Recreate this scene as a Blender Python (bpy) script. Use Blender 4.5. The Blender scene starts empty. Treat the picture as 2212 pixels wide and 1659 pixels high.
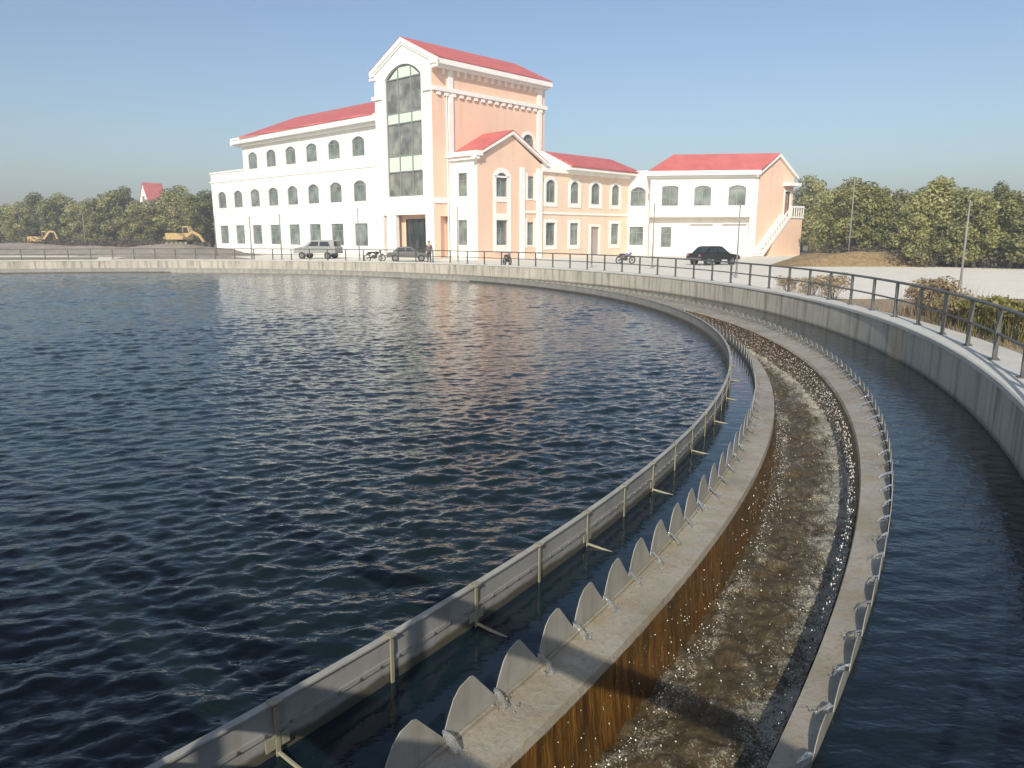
import bpy, bmesh, math, random
import numpy as np
from mathutils import Vector, Matrix, Quaternion
from mathutils.geometry import tessellate_polygon
R = math.radians
random.seed(7)
rng = np.random.RandomState(11)
scene = bpy.context.scene
col = scene.collection

# ------------------------------------------------------------------ camera
cam_d = bpy.data.cameras.new("camera")
cam_d.sensor_width = 36.0
cam_d.lens = 36.0 * 1600 / 2212
cam_d.clip_start = 0.02
cam_d.clip_end = 6000
cam = bpy.data.objects.new("camera", cam_d)
col.objects.link(cam)
PITCH = math.atan((829.5 - 506) / 1600)
cam.location = (0, 0, 2.7)
cam.rotation_euler = (math.pi / 2 - PITCH, 0, 0)
scene.camera = cam

# ------------------------------------------------------------------ sky, sun, exposure
SUN_EL = R(31)
SUN_H = Vector((-0.23, -0.97)).normalized()          # horizontal direction towards the sun
to_sun = Vector((SUN_H.x * math.cos(SUN_EL), SUN_H.y * math.cos(SUN_EL), math.sin(SUN_EL)))
w = bpy.data.worlds.new("World")
scene.world = w
w.use_nodes = True
nt = w.node_tree
bg = nt.nodes["Background"]
sky = nt.nodes.new("ShaderNodeTexSky")
sky.sky_type = 'NISHITA'
sky.sun_disc = False
sky.sun_elevation = SUN_EL
sky.sun_rotation = math.atan2(SUN_H.x, SUN_H.y)
sky.altitude = 0
sky.air_density = 1.0
sky.dust_density = 1.6
sky.ozone_density = 2.0
nt.links.new(sky.outputs[0], bg.inputs[0])
bg.inputs[1].default_value = 0.091
sun_d = bpy.data.lights.new("sun", 'SUN')
sun_d.energy = 3.4
sun_d.angle = R(0.5)
sun_d.color = (1.0, 0.925, 0.80)
sun = bpy.data.objects.new("sun", sun_d)
sun.rotation_euler = (-to_sun).to_track_quat('-Z', 'Y').to_euler()
sun.location = (0, -20, 40)
col.objects.link(sun)
scene.view_settings.view_transform = 'Standard'
scene.view_settings.look = 'None'
scene.view_settings.exposure = 0.58
scene.view_settings.gamma = 1.0

# ------------------------------------------------------------------ key layout (metres; water level z = 0)
CW = Vector((-25.86, 22.99)); RW = 35.0          # tank wall circle
CL = Vector((-26.25, 21.90))                     # launder circle
R_BAF, R_PL, R_I, R_O, R_OP = 31.2, 31.72, 32.19, 33.18, 33.60
ZG = 0.4                                         # ground outside the tank
# ------------------------------------------------------------------ node material helper
class NT:
    def __init__(self, name):
        self.m = bpy.data.materials.new(name)
        self.m.use_nodes = True
        self.t = self.m.node_tree
        self.b = self.t.nodes["Principled BSDF"]
    def n(self, typ, **kw):
        nd = self.t.nodes.new("ShaderNode" + typ)
        for k, v in kw.items():
            if k.startswith("i_"):
                nd.inputs[k[2:].replace("_", " ")].default_value = v
            else:
                setattr(nd, k, v)
        return nd
    def l(self, a, b):
        self.t.links.new(a, b)
    def coord(self, which="Object", scale=(1, 1, 1)):
        tc = self.n("TexCoord")
        mp = self.n("Mapping")
        mp.inputs["Scale"].default_value = scale
        self.l(tc.outputs[which], mp.inputs["Vector"])
        return mp.outputs[0]
    def noise(self, vec, scale, detail=4, rough=0.55, dist=0.0):
        nd = self.n("TexNoise")
        nd.inputs["Scale"].default_value = scale
        nd.inputs["Detail"].default_value = detail
        nd.inputs["Roughness"].default_value = rough
        nd.inputs["Distortion"].default_value = dist
        self.l(vec, nd.inputs["Vector"])
        return nd.outputs["Fac"]
    def ramp(self, fac, stops, interp='LINEAR'):
        nd = self.n("ValToRGB")
        cr = nd.color_ramp
        cr.interpolation = interp
        while len(cr.elements) > 1:
            cr.elements.remove(cr.elements[-1])
        cr.elements[0].position = stops[0][0]
        cr.elements[0].color = (*stops[0][1], 1)
        for p, c in stops[1:]:
            e = cr.elements.new(p)
            e.color = (*c, 1)
        self.l(fac, nd.inputs[0])
        return nd.outputs[0]
    def mix(self, fac, a, b):
        nd = self.n("Mix", data_type='RGBA')
        for s, v in ((nd.inputs[0], fac), (nd.inputs[6], a), (nd.inputs[7], b)):
            if hasattr(v, "default_value") or hasattr(v, "links"):
                self.l(v, s)
            else:
                s.default_value = v if isinstance(v, (int, float)) else (*v, 1)
        return nd.outputs[2]
    def math(self, op, a, b=None, clamp=False):
        nd = self.n("Math", operation=op)
        nd.use_clamp = clamp
        for s, v in ((nd.inputs[0], a), (nd.inputs[1], b)):
            if v is None:
                continue
            if hasattr(v, "links"):
                self.l(v, s)
            else:
                s.default_value = v
        return nd.outputs[0]
    def bump(self, h, strength=0.3, dist=0.02, normal=None):
        nd = self.n("Bump")
        nd.inputs["Strength"].default_value = strength
        nd.inputs["Distance"].default_value = dist
        self.l(h, nd.inputs["Height"])
        if normal is not None:
            self.l(normal, nd.inputs["Normal"])
        self.l(nd.outputs[0], self.b.inputs["Normal"])
        return nd.outputs[0]
    def base(self, v):
        if hasattr(v, "links"):
            self.l(v, self.b.inputs["Base Color"])
        else:
            self.b.inputs["Base Color"].default_value = (*v, 1)
    def rough(self, v):
        if hasattr(v, "links"):
            self.l(v, self.b.inputs["Roughness"])
        else:
            self.b.inputs["Roughness"].default_value = v

M = {}
def simple(name, c, rough=0.6, var=0.15, scale=3.0, metal=0.0, bump=0.0, bscale=40.0):
    k = NT(name)
    v = k.coord()
    f = k.noise(v, scale)
    lo = tuple(x * (1 - var) for x in c)
    hi = tuple(min(1, x * (1 + var)) for x in c)
    k.base(k.ramp(f, [(0.3, lo), (0.7, hi)]))
    k.rough(rough)
    k.b.inputs["Metallic"].default_value = metal
    if bump:
        k.bump(k.noise(v, bscale, 3), bump, 0.01)
    M[name] = k.m
    return k.m

# ------------------------------------------------------------------ materials
def plaster(name, c):
    k = NT(name)
    v = k.coord()
    st = k.noise(k.coord("Object", (1.4, 1.4, 0.10)), 1.0, 5, 0.65)
    pa = k.noise(v, 0.35, 5, 0.6)
    cc = k.ramp(pa, [(0.3, tuple(x * .93 for x in c)), (0.7, tuple(min(.9, x * 1.03) for x in c))])
    cc = k.mix(k.ramp(st, [(0.52, (0, 0, 0)), (0.74, (0.5,) * 3)]), cc, tuple(x * .74 for x in c))
    k.base(cc); k.rough(0.85)
    k.bump(k.noise(v, 40, 3), 0.08, 0.01)
    M[name] = k.m
plaster("white_render", (0.82, 0.81, 0.76))
simple("white_trim", (0.84, 0.83, 0.79), 0.7, 0.04, 0.8)
plaster("salmon_render", (0.84, 0.58, 0.43))
plaster("peach_render", (0.84, 0.64, 0.49))
simple("window_frame_paint", (0.22, 0.25, 0.24), 0.4, 0.05)
simple("spandrel_sky_tone", (0.60, 0.70, 0.58), 0.35, 0.04)
simple("dark_door", (0.05, 0.042, 0.03), 0.3, 0.2)
simple("rose_door", (0.42, 0.33, 0.30), 0.5, 0.1)
simple("rail_paint", (0.085, 0.09, 0.088), 0.45, 0.25, 6.0)
simple("pole_paint", (0.22, 0.22, 0.21), 0.5, 0.1)
simple("black_paint", (0.012, 0.013, 0.013), 0.25, 0.1)
simple("silver_paint", (0.27, 0.28, 0.265), 0.35, 0.05)
simple("red_brown_paint", (0.10, 0.06, 0.05), 0.35, 0.1)
simple("tyre_rubber", (0.02, 0.02, 0.02), 0.8, 0.2)
simple("rim_metal", (0.24, 0.24, 0.24), 0.35, 0.1, metal=0.6)
simple("blue_paint", (0.13, 0.15, 0.33), 0.35, 0.1)
simple("grey_paint", (0.12, 0.115, 0.11), 0.4, 0.1)
simple("machine_yellow", (0.47, 0.33, 0.15), 0.5, 0.15)
simple("machine_dark", (0.06, 0.055, 0.05), 0.7, 0.3)
simple("skin", (0.5, 0.3, 0.2), 0.5, 0.05)
simple("hair_black", (0.012, 0.01, 0.009), 0.5, 0.1)
simple("jacket_cloth", (0.13, 0.09, 0.10), 0.9, 0.15)
simple("trouser_cloth", (0.05, 0.045, 0.05), 0.9, 0.15)
simple("shoe_leather", (0.02, 0.018, 0.015), 0.5, 0.1)
simple("bark", (0.10, 0.08, 0.06), 0.9, 0.3, 8)
simple("bridge_steel", (0.16, 0.165, 0.16), 0.5, 0.2)
simple("house_brown", (0.28, 0.17, 0.13), 0.8, 0.1)

def glass_mat(name, c, rough=0.06):
    k = NT(name)
    v = k.coord()
    k.base(k.ramp(k.noise(v, 0.8, 3), [(0.35, tuple(x * .55 for x in c)), (0.5, c), (0.68, tuple(x * 1.6 for x in c))]))
    k.rough(rough)
    k.b.inputs["IOR"].default_value = 1.6
    M[name] = k.m
glass_mat("window_glass", (0.16, 0.19, 0.175))
glass_mat("curtain_glass", (0.19, 0.195, 0.17))
glass_mat("car_glass", (0.03, 0.04, 0.04))

def tile_mat():
    k = NT("red_roof_tile")
    v = k.coord()
    f = k.noise(v, 0.8, 3)
    g = k.noise(v, 7.0, 3, 0.7)
    c = k.ramp(f, [(0.3, (0.60, 0.125, 0.115)), (0.7, (0.78, 0.20, 0.18))])
    k.base(k.mix(k.math('MULTIPLY', g, 0.5), c, (0.48, 0.12, 0.11)))
    k.rough(0.55)
    wv = k.n("TexWave", wave_type='BANDS', bands_direction='DIAGONAL')
    wv.inputs["Scale"].default_value = 2.2
    k.l(v, wv.inputs["Vector"])
    k.bump(wv.outputs["Fac"], 0.9, 0.08)
    M["red_roof_tile"] = k.m
tile_mat()

def wall_concrete():
    # tank wall: UV u = arc length (m), v = height (m)
    k = NT("tank_concrete")
    uv = k.coord("UV")
    streak = k.noise(k.coord("UV", (3.2, 0.35, 1)), 1.0, 5, 0.6)
    blotch = k.noise(k.coord("UV", (0.35, 0.6, 1)), 1.0, 4)
    fine = k.noise(k.coord("UV", (9, 9, 1)), 1.0, 4, 0.7)
    c = k.ramp(blotch, [(0.3, (0.43, 0.405, 0.335)), (0.7, (0.57, 0.535, 0.435))])
    c2 = k.ramp(streak, [(0.36, (0.13, 0.125, 0.11)), (0.52, (1, 1, 1))])
    mx = k.n("Mix", data_type='RGBA', blend_type='MULTIPLY')
    mx.inputs[0].default_value = 0.62
    k.l(c, mx.inputs[6]); k.l(c2, mx.inputs[7])
    m2 = k.mix(k.math('MULTIPLY', fine, 0.35), mx.outputs[2], (0.30, 0.285, 0.25))
    # damp, algae-dark foot along the waterline
    sx = k.n("SeparateXYZ"); k.l(uv, sx.inputs[0])
    foot = k.math('SUBTRACT', 1.0, k.math('DIVIDE', k.math('SUBTRACT', sx.outputs[1], 0.02), 0.07), True)
    m3 = k.mix(k.math('MULTIPLY', foot, 0.75), m2, (0.09, 0.08, 0.055))
    # one tan repair patch
    du = k.math('ABSOLUTE', k.math('SUBTRACT', sx.outputs[0], -6.8))
    patch = k.math('SUBTRACT', 1.0, k.math('DIVIDE', k.math('SUBTRACT', du, 0.22), 0.3), True)
    m4 = k.mix(k.math('MULTIPLY', patch, 0.6), m3, (0.50, 0.38, 0.22))
    # board joints
    jt = k.math('FRACT', k.math('DIVIDE', sx.outputs[0], 1.25))
    jd = k.math('LESS_THAN', jt, 0.012)
    m5 = k.mix(k.math('MULTIPLY', jd, 0.5), m4, (0.12, 0.11, 0.10))
    k.base(m5)
    k.rough(0.85)
    k.bump(k.noise(k.coord("UV", (6, 6, 1)), 1.0, 5, 0.7), 0.35, 0.02)
    M["tank_concrete"] = k.m
wall_concrete()

def cap_concrete(name, lo, hi, wet=False):
    k = NT(name)
    v = k.coord()
    f = k.noise(v, 1.3, 6, 0.65)
    g = k.noise(v, 14.0, 4, 0.7)
    c = k.ramp(f, [(0.3, lo), (0.7, hi)])
    c = k.mix(k.math('MULTIPLY', g, 0.5), c, tuple(x * 0.72 for x in lo))
    k.base(c)
    if wet:
        k.rough(k.ramp(k.noise(v, 5.0, 4), [(0.35, (0.22,) * 3), (0.65, (0.6,) * 3)]))
    else:
        k.rough(0.85)
    k.bump(g, 0.4, 0.012)
    M[name] = k.m
cap_concrete("curb_concrete", (0.50, 0.50, 0.46), (0.62, 0.61, 0.56))
def lip_concrete():
    k = NT("wet_concrete")
    v = k.coord()
    f = k.noise(v, 1.1, 6, 0.65); f2 = k.noise(v, 4.5, 6, 0.7, 0.5); g = k.noise(v, 26.0, 4, 0.75)
    c = k.ramp(f, [(0.3, (0.22, 0.185, 0.125)), (0.5, (0.315, 0.28, 0.215)), (0.7, (0.385, 0.355, 0.295))])
    c = k.mix(k.ramp(f2, [(0.48, (0, 0, 0)), (0.72, (0.75,) * 3)]), c, (0.26, 0.20, 0.10))
    c = k.mix(k.ramp(g, [(0.5, (0, 0, 0)), (0.72, (0.6,) * 3)]), c, (0.15, 0.135, 0.105))
    k.base(c)
    k.rough(k.ramp(f2, [(0.35, (0.25,) * 3), (0.65, (0.65,) * 3)]))
    k.bump(k.math('ADD', g, k.math('MULTIPLY', f2, 1.5)), 0.5, 0.012)
    M["wet_concrete"] = k.m
lip_concrete()
cap_concrete("pale_paving", (0.72, 0.68, 0.58), (0.84, 0.80, 0.70))
cap_concrete("walk_concrete", (0.50, 0.48, 0.43), (0.62, 0.60, 0.53))

def plate_mat(name, c):
    k = NT(name)
    v = k.coord()
    f = k.noise(v, 2.4, 5, 0.6)
    st = k.noise(k.coord("Object", (9, 9, 1.2)), 1.0, 4)
    base = k.ramp(f, [(0.3, tuple(x * .78 for x in c)), (0.7, tuple(x * 1.15 for x in c))])
    base = k.mix(k.ramp(st, [(0.5, (0, 0, 0)), (0.75, (0.45,) * 3)]), base, (0.16, 0.14, 0.085))
    if name == "baffle_plate":
        sz = k.n("SeparateXYZ"); k.l(k.coord("Object"), sz.inputs[0])
        zz = k.math('ADD', sz.outputs[2], k.math('MULTIPLY', k.math('SUBTRACT', k.noise(k.coord("Object", (5, 5, 5)), 1.0, 4), 0.5), 0.06))
        wet = k.math('SUBTRACT', 1.0, k.math('DIVIDE', k.math('SUBTRACT', zz, 0.05), 0.03), True)
        base = k.mix(k.math('MULTIPLY', wet, 0.85), base, (0.05, 0.042, 0.022))
    k.base(base)
    k.rough(0.5)
    k.bump(k.noise(v, 60, 2), 0.1, 0.004)
    M[name] = k.m
plate_mat("weir_steel", (0.33, 0.32, 0.275))
plate_mat("baffle_plate", (0.27, 0.265, 0.245))
plate_mat("bracket_steel", (0.26, 0.245, 0.17))

def algae_mat():
    # launder faces below the lip: brown algae with falling water; UV u = arc, v = z
    k = NT("brown_algae")
    st = k.noise(k.coord("UV", (16, 1.6, 1)), 1.0, 5, 0.65)
    bl = k.noise(k.coord("UV", (1.3, 1.3, 1)), 1.0, 4)
    c = k.ramp(st, [(0.26, (0.022, 0.010, 0.003)), (0.46, (0.095, 0.042, 0.007)), (0.62, (0.21, 0.098, 0.014)), (0.78, (0.33, 0.19, 0.06))])
    c = k.mix(k.ramp(bl, [(0.45, (0, 0, 0)), (0.7, (0.7,) * 3)]), c, (0.050, 0.036, 0.014))
    dr = k.noise(k.coord("UV", (38, 22, 1)), 1.0, 2, 0.5)
    c = k.mix(k.ramp(dr, [(0.70, (0, 0, 0)), (0.74, (0.85,) * 3)]), c, (0.72, 0.66, 0.54))
    k.base(c)
    k.rough(0.28)
    k.bump(k.noise(k.coord("UV", (30, 5, 1)), 1.0, 4, 0.7), 0.8, 0.03)
    M["brown_algae"] = k.m
algae_mat()

def pool_mat(name, deep, s1, str1):
    k = NT(name)
    v = k.coord()
    k.base(k.ramp(k.noise(v, 0.25, 2), [(0.3, tuple(x * .8 for x in deep)), (0.7, tuple(x * 1.2 for x in deep))]))
    k.rough(0.05)
    k.b.inputs["IOR"].default_value = 1.37
    v2 = k.coord("Object", (0.75, 1.25, 1))
    a = k.noise(v2, s1, 3, 0.55, 0.3)
    k.bump(a, str1, 0.05)
    M[name] = k.m
pool_mat("pool_water", (0.0045, 0.0115, 0.012), 6.0, 0.42)
pool_mat("calm_water", (0.0055, 0.0135, 0.020), 9.0, 0.08)
pool_mat("ring_water", (0.0045, 0.0105, 0.0145), 7.0, 0.3)

def launder_mat():
    # UV u = arc length (m), v = distance from the tank centre (m)
    k = NT("launder_water")
    big = k.noise(k.coord("UV", (1.1, 2.4, 1)), 1.0, 4, 0.6, 0.8)
    med = k.noise(k.coord("UV", (7, 10, 1)), 1.0, 6, 0.75, 0.6)
    fin = k.noise(k.coord("UV", (55, 60, 1)), 1.0, 3, 0.75)
    brown = k.ramp(med, [(0.3, (0.034, 0.024, 0.010)), (0.5, (0.078, 0.058, 0.028)), (0.7, (0.13, 0.102, 0.056))])
    sx = k.n("SeparateXYZ"); k.l(k.coord("UV"), sx.inputs[0])
    edge = k.math('DIVIDE', k.math('SUBTRACT', sx.outputs[1], R_O - 0.5), 0.45, True)     # falls of the outer weir whip up more foam
    edge2 = k.math('SUBTRACT', 1.0, k.math('DIVIDE', k.math('ABSOLUTE', k.math('SUBTRACT', sx.outputs[1], R_I + 0.17)), 0.13), True)
    foam = k.math('ADD', k.math('MULTIPLY', big, 0.75), k.math('MULTIPLY', med, 0.75))
    foam = k.math('ADD', foam, k.math('MULTIPLY', fin, 1.0))
    foam = k.math('ADD', foam, k.math('MULTIPLY', edge, 0.36))
    foam = k.math('ADD', foam, k.math('MULTIPLY', edge2, 0.10))
    fm = k.math('MULTIPLY', k.math('SUBTRACT', foam, 1.37), 4.6, True)
    k.base(k.mix(fm, brown, (0.42, 0.41, 0.335)))
    k.rough(k.math('ADD', 0.08, k.math('MULTIPLY', fm, 0.4)))
    k.b.inputs["IOR"].default_value = 1.333
    h = k.math('ADD', med, k.math('MULTIPLY', fin, 0.35))
    k.bump(h, 0.9, 0.045)
    M["launder_water"] = k.m
launder_mat()

def jet_mat():
    k = NT("overflow_water")
    k.base((0.62, 0.66, 0.68))
    k.rough(0.07)
    k.b.inputs["IOR"].default_value = 1.333
    k.b.inputs["Transmission Weight"].default_value = 0.8
    v = k.coord()
    k.bump(k.noise(v, 40, 3), 0.6, 0.02)
    M["overflow_water"] = k.m
    simple("spray_water", (0.78, 0.78, 0.74), 0.25, 0.03)
jet_mat()

def ground_mat():
    k = NT("dry_ground")
    v = k.coord()
    a = k.noise(v, 0.05, 6, 0.6)
    b = k.noise(v, 0.9, 6, 0.7)
    c = k.ramp(a, [(0.35, (0.20, 0.145, 0.09)), (0.5, (0.33, 0.26, 0.17)), (0.65, (0.25, 0.21, 0.12))])
    c = k.mix(k.math('MULTIPLY', b, 0.6), c, (0.16, 0.12, 0.075))
    k.base(c)
    k.rough(0.95)
    k.bump(b, 0.6, 0.08)
    M["dry_ground"] = k.m
    k = NT("dirt")
    v = k.coord()
    b = k.noise(v, 1.2, 7, 0.7)
    k.base(k.ramp(b, [(0.3, (0.19, 0.16, 0.13)), (0.7, (0.35, 0.305, 0.25))]))
    k.rough(0.95)
    k.bump(b, 0.8, 0.15)
    M["dirt"] = k.m
    k = NT("dry_grass")
    v = k.coord()
    b = k.noise(k.coord("Object", (3, 3, 1)), 1.5, 6, 0.75)
    k.base(k.ramp(b, [(0.3, (0.17, 0.105, 0.05)), (0.55, (0.33, 0.235, 0.115)), (0.75, (0.42, 0.33, 0.17))]))
    k.rough(0.95)
    k.bump(b, 0.9, 0.2)
    M["dry_grass"] = k.m
ground_mat()

def leaf_mat(name, c0, c1, c2, scale=0.7):
    k = NT(name)
    v = k.coord()
    oi = k.n("ObjectInfo")
    f = k.noise(v, scale, 4, 0.6)
    g = k.noise(v, 9.0, 2)
    f2 = k.math('ADD', k.math('MULTIPLY', f, 0.65), k.math('MULTIPLY', g, 0.35))
    f3 = k.math('ADD', f2, k.math('MULTIPLY', k.math('SUBTRACT', oi.outputs["Random"], 0.5), 0.12))
    k.base(k.ramp(f3, [(0.36, c0), (0.5, c1), (0.64, c2)]))
    k.rough(0.6)
    k.b.inputs["Specular IOR Level"].default_value = 0.25
    tr = k.n("BsdfTranslucent")
    k.l(k.b.inputs["Base Color"].links[0].from_socket, tr.inputs[0])
    mx = k.n("MixShader")
    mx.inputs[0].default_value = 0.35
    out = k.t.nodes["Material Output"]
    k.l(k.b.outputs[0], mx.inputs[1]); k.l(tr.outputs[0], mx.inputs[2]); k.l(mx.outputs[0], out.inputs[0])
    M[name] = k.m
leaf_mat("tree_leaves", (0.17, 0.175, 0.07), (0.33, 0.33, 0.125), (0.50, 0.48, 0.22))
leaf_mat("dark_leaves", (0.14, 0.15, 0.075), (0.26, 0.27, 0.12), (0.40, 0.395, 0.19))
leaf_mat("dry_leaves", (0.20, 0.15, 0.09), (0.38, 0.30, 0.19), (0.55, 0.46, 0.31), 2.5)
leaf_mat("shrub_green", (0.13, 0.125, 0.04), (0.25, 0.23, 0.075), (0.44, 0.37, 0.17), 2.5)
leaf_mat("shrub_olive", (0.15, 0.125, 0.06), (0.29, 0.245, 0.12), (0.46, 0.39, 0.21), 2.5)
leaf_mat("brush_leaves", (0.075, 0.06, 0.045), (0.13, 0.105, 0.075), (0.20, 0.17, 0.11), 1.5)

# ------------------------------------------------------------------ mesh helpers
class MB:
    """collects polygons in world (or local) coordinates; build() links ONE mesh object"""
    def __init__(self):
        self.v = []; self.f = []; self.uv = None
    def quad(self, a, b, c, d):
        i = len(self.v); self.v += [tuple(a), tuple(b), tuple(c), tuple(d)]; self.f.append((i, i + 1, i + 2, i + 3))
    def poly(self, pts):
        i = len(self.v); self.v += [tuple(p) for p in pts]; self.f.append(tuple(range(i, i + len(pts))))
    def hexa(self, p):
        """8 corners: bottom 0-3 ccw, top 4-7 ccw"""
        i = len(self.v); self.v += [tuple(q) for q in p]
        self.f += [(i, i+3, i+2, i+1), (i+4, i+5, i+6, i+7), (i, i+1, i+5, i+4), (i+1, i+2, i+6, i+5), (i+2, i+3, i+7, i+6), (i+3, i, i+4, i+7)]
    def box(self, c, s, rz=0.0):
        cx, cy, cz = c; sx, sy, sz = (q / 2 for q in s)
        co, si = math.cos(rz), math.sin(rz)
        P = []
        for z in (-sz, sz):
            for x, y in ((-sx, -sy), (sx, -sy), (sx, sy), (-sx, sy)):
                P.append((cx + x * co - y * si, cy + x * si + y * co, cz + z))
        self.hexa(P)
    def prism(self, pts, off):
        """pts: planar loop of 3D points, off: extrusion vector"""
        i = len(self.v); n = len(pts); off = Vector(off)
        self.v += [tuple(p) for p in pts] + [tuple(Vector(p) + off) for p in pts]
        self.f.append(tuple(range(i + n - 1, i - 1, -1))); self.f.append(tuple(range(i + n, i + 2 * n)))
        for k in range(n):
            j = (k + 1) % n
            self.f.append((i + k, i + j, i + n + j, i + n + k))
    def tube(self, pts, r, n=8, cap=True):
        pts = [Vector(p) for p in pts]
        rs = r if isinstance(r, (list, tuple)) else [r] * len(pts)
        rings = []
        ref = Vector((0, 0, 1))
        for k, p in enumerate(pts):
            d = (pts[min(k + 1, len(pts) - 1)] - pts[max(k - 1, 0)]).normalized()
            u = d.cross(ref if abs(d.z) < 0.95 else Vector((1, 0, 0))).normalized()
            v = d.cross(u).normalized()
            i = len(self.v)
            for q in range(n):
                t = 2 * math.pi * q / n
                self.v.append(tuple(p + u * math.cos(t) * rs[k] + v * math.sin(t) * rs[k]))
            rings.append(i)
        for a, b in zip(rings[:-1], rings[1:]):
            for q in range(n):
                s = (q + 1) % n
                self.f.append((a + q, b + q, b + s, a + s))
        if cap:
            self.f.append(tuple(range(rings[0] + n - 1, rings[0] - 1, -1)))
            self.f.append(tuple(range(rings[-1], rings[-1] + n)))
    def cyl(self, c, axis, r, h, n=20):
        c = Vector(c); axis = Vector(axis).normalized()
        self.tube([c - axis * h / 2, c + axis * h / 2], r, n)
    def blob(self, c, s, seed=0, n=8, m=6, amp=0.15):
        i = len(self.v); c = Vector(c); rr = random.Random(seed)
        for a in range(m + 1):
            th = math.pi * a / m
            for b in range(n):
                ph = 2 * math.pi * b / n
                k = 1 + rr.uniform(-amp, amp)
                self.v.append((c.x + s[0] * k * math.sin(th) * math.cos(ph), c.y + s[1] * k * math.sin(th) * math.sin(ph), c.z + s[2] * k * math.cos(th)))
        for a in range(m):
            for b in range(n):
                d = (b + 1) % n
                self.f.append((i + a * n + b, i + (a + 1) * n + b, i + (a + 1) * n + d, i + a * n + d))
    def build(self, name, mat, parent=None, smooth=False, recalc=True, bevel=0.0):
        me = bpy.data.meshes.new(name)
        off = Vector((0, 0, 0))
        p = parent
        while p is not None:
            if not p.get("local_parts"):
                off += p.location
            p = p.parent
        me.from_pydata([(x - off.x, y - off.y, z - off.z) for x, y, z in self.v], [], self.f)
        if recalc:
            bm = bmesh.new(); bm.from_mesh(me)
            bmesh.ops.recalc_face_normals(bm, faces=bm.faces)
            bm.to_mesh(me); bm.free()
        if self.uv is not None:
            uvl = me.uv_layers.new(name="UVMap")
            for lp in me.loops:
                uvl.data[lp.index].uv = self.uv[lp.vertex_index]
        if smooth:
            me.polygons.foreach_set("use_smooth", [True] * len(me.polygons))
        me.materials.append(M[mat] if isinstance(mat, str) else mat)
        o = bpy.data.objects.new(name, me)
        col.objects.link(o)
        if parent is not None:
            o.parent = parent
        if bevel:
            bv = o.modifiers.new("bevel", 'BEVEL'); bv.width = bevel; bv.segments = 2; bv.limit_method = 'ANGLE'
        return o

def tag(o, label=None, cat=None, group=None, kind=None):
    if label: o["label"] = label
    if cat: o["category"] = cat
    if group: o["group"] = group
    if kind: o["kind"] = kind
    return o
def empty(name, loc, rz=0.0, local=False):
    o = bpy.data.objects.new(name, None)
    o.location = loc; o.rotation_euler = (0, 0, rz)
    o.empty_display_size = 0.3
    if local: o["local_parts"] = 1
    col.objects.link(o)
    return o
def children(o):
    return [c for c in bpy.data.objects if c.parent == o]
def copy_tree(o, parent=None):
    c = o.copy(); col.objects.link(c)
    if parent is not None:
        c.parent = parent
    for ch in children(o):
        copy_tree(ch, c)
    return c

# the launder's rings are not quite concentric: (nominal radius, built radius, centre shift x, y)
KN = np.array([(31.2, 31.20, .50, .90), (31.72, 31.73, .25, .37), (32.19, 32.05, .26, .34), (33.18, 33.01, .26, .07), (33.60, 33.49, .44, .80)])
def warp(r, t):
    k0, k1 = KN[0, 0], KN[-1, 0]
    rc = np.clip(r, k0, k1)
    return (r - rc) + np.interp(rc, KN[:, 0], KN[:, 1]) + np.interp(rc, KN[:, 0], KN[:, 2]) * np.cos(t) + np.interp(rc, KN[:, 0], KN[:, 3]) * np.sin(t)
def onc(C, r, t, z):
    if C is CL: r = float(warp(r, t))
    return (C.x + r * math.cos(t), C.y + r * math.sin(t), z)

def ring(name, mat, C, prof, angs, parent=None, kind=None, smooth=False, closed_prof=True):
    """revolve a profile [(r, z)...] round C at the given angles (one object), with UV (arc, profile length)"""
    n = len(prof); m = len(angs)
    full = abs((angs[-1] - angs[0]) - 2 * math.pi) < 1e-6
    mb = MB(); mb.uv = []
    for t in angs:
        for (r, z) in prof:
            mb.v.append(onc(C, r, t, z))
            mb.uv.append((t * prof[0][0], z if name != "walkway" else r))
    for i in range(m - 1):
        for k in range(n if closed_prof else n - 1):
            j = (k + 1) % n
            mb.f.append((i * n + k, (i + 1) * n + k, (i + 1) * n + j, i * n + j))
    return mb.build(name, mat, parent, smooth=smooth)
def span(a, b, step): 
    n = max(2, int(round((b - a) / step)) + 1)
    return [a + (b - a) * i / (n - 1) for i in range(n)]
TAU = 2 * math.pi
FULL = span(-math.pi, math.pi, R(0.5))
FINE = span(-math.pi, R(-45), R(1)) + span(R(-45), R(30), R(0.12))[1:] + span(R(30), math.pi, R(0.6))[1:]

# ------------------------------------------------------------------ ground, yard, walkway, mounds
mb = MB(); mb.uv = None
angs = span(0, TAU, R(3))
rad = [RW + 0.25, 37, 42, 50, 65, 90, 140, 220, 330]
for r in rad:
    for t in angs[:-1]:
        mb.v.append(onc(CW, r, t, ZG))
n = len(angs) - 1
for i in range(len(rad) - 1):
    for k in range(n):
        j = (k + 1) % n
        mb.f.append((i * n + k, (i + 1) * n + k, (i + 1) * n + j, i * n + j))
tag(mb.build("ground", "dry_ground"), kind="structure")

def sheet(name, mat, pts, z):
    mb = MB(); mb.poly([(x, y, z) for x, y in pts])
    return tag(mb.build(name, mat), kind="structure")
arc = [onc(CW, 36.9, t, 0)[:2] for t in span(R(100), R(-13), -R(3)) if True]
def arcpts(r, a0, a1):
    n = int(abs(a1 - a0) / 3) + 2
    return [onc(CW, r, R(a0 + (a1 - a0) * i / (n - 1)), 0)[:2] for i in range(n)]
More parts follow.
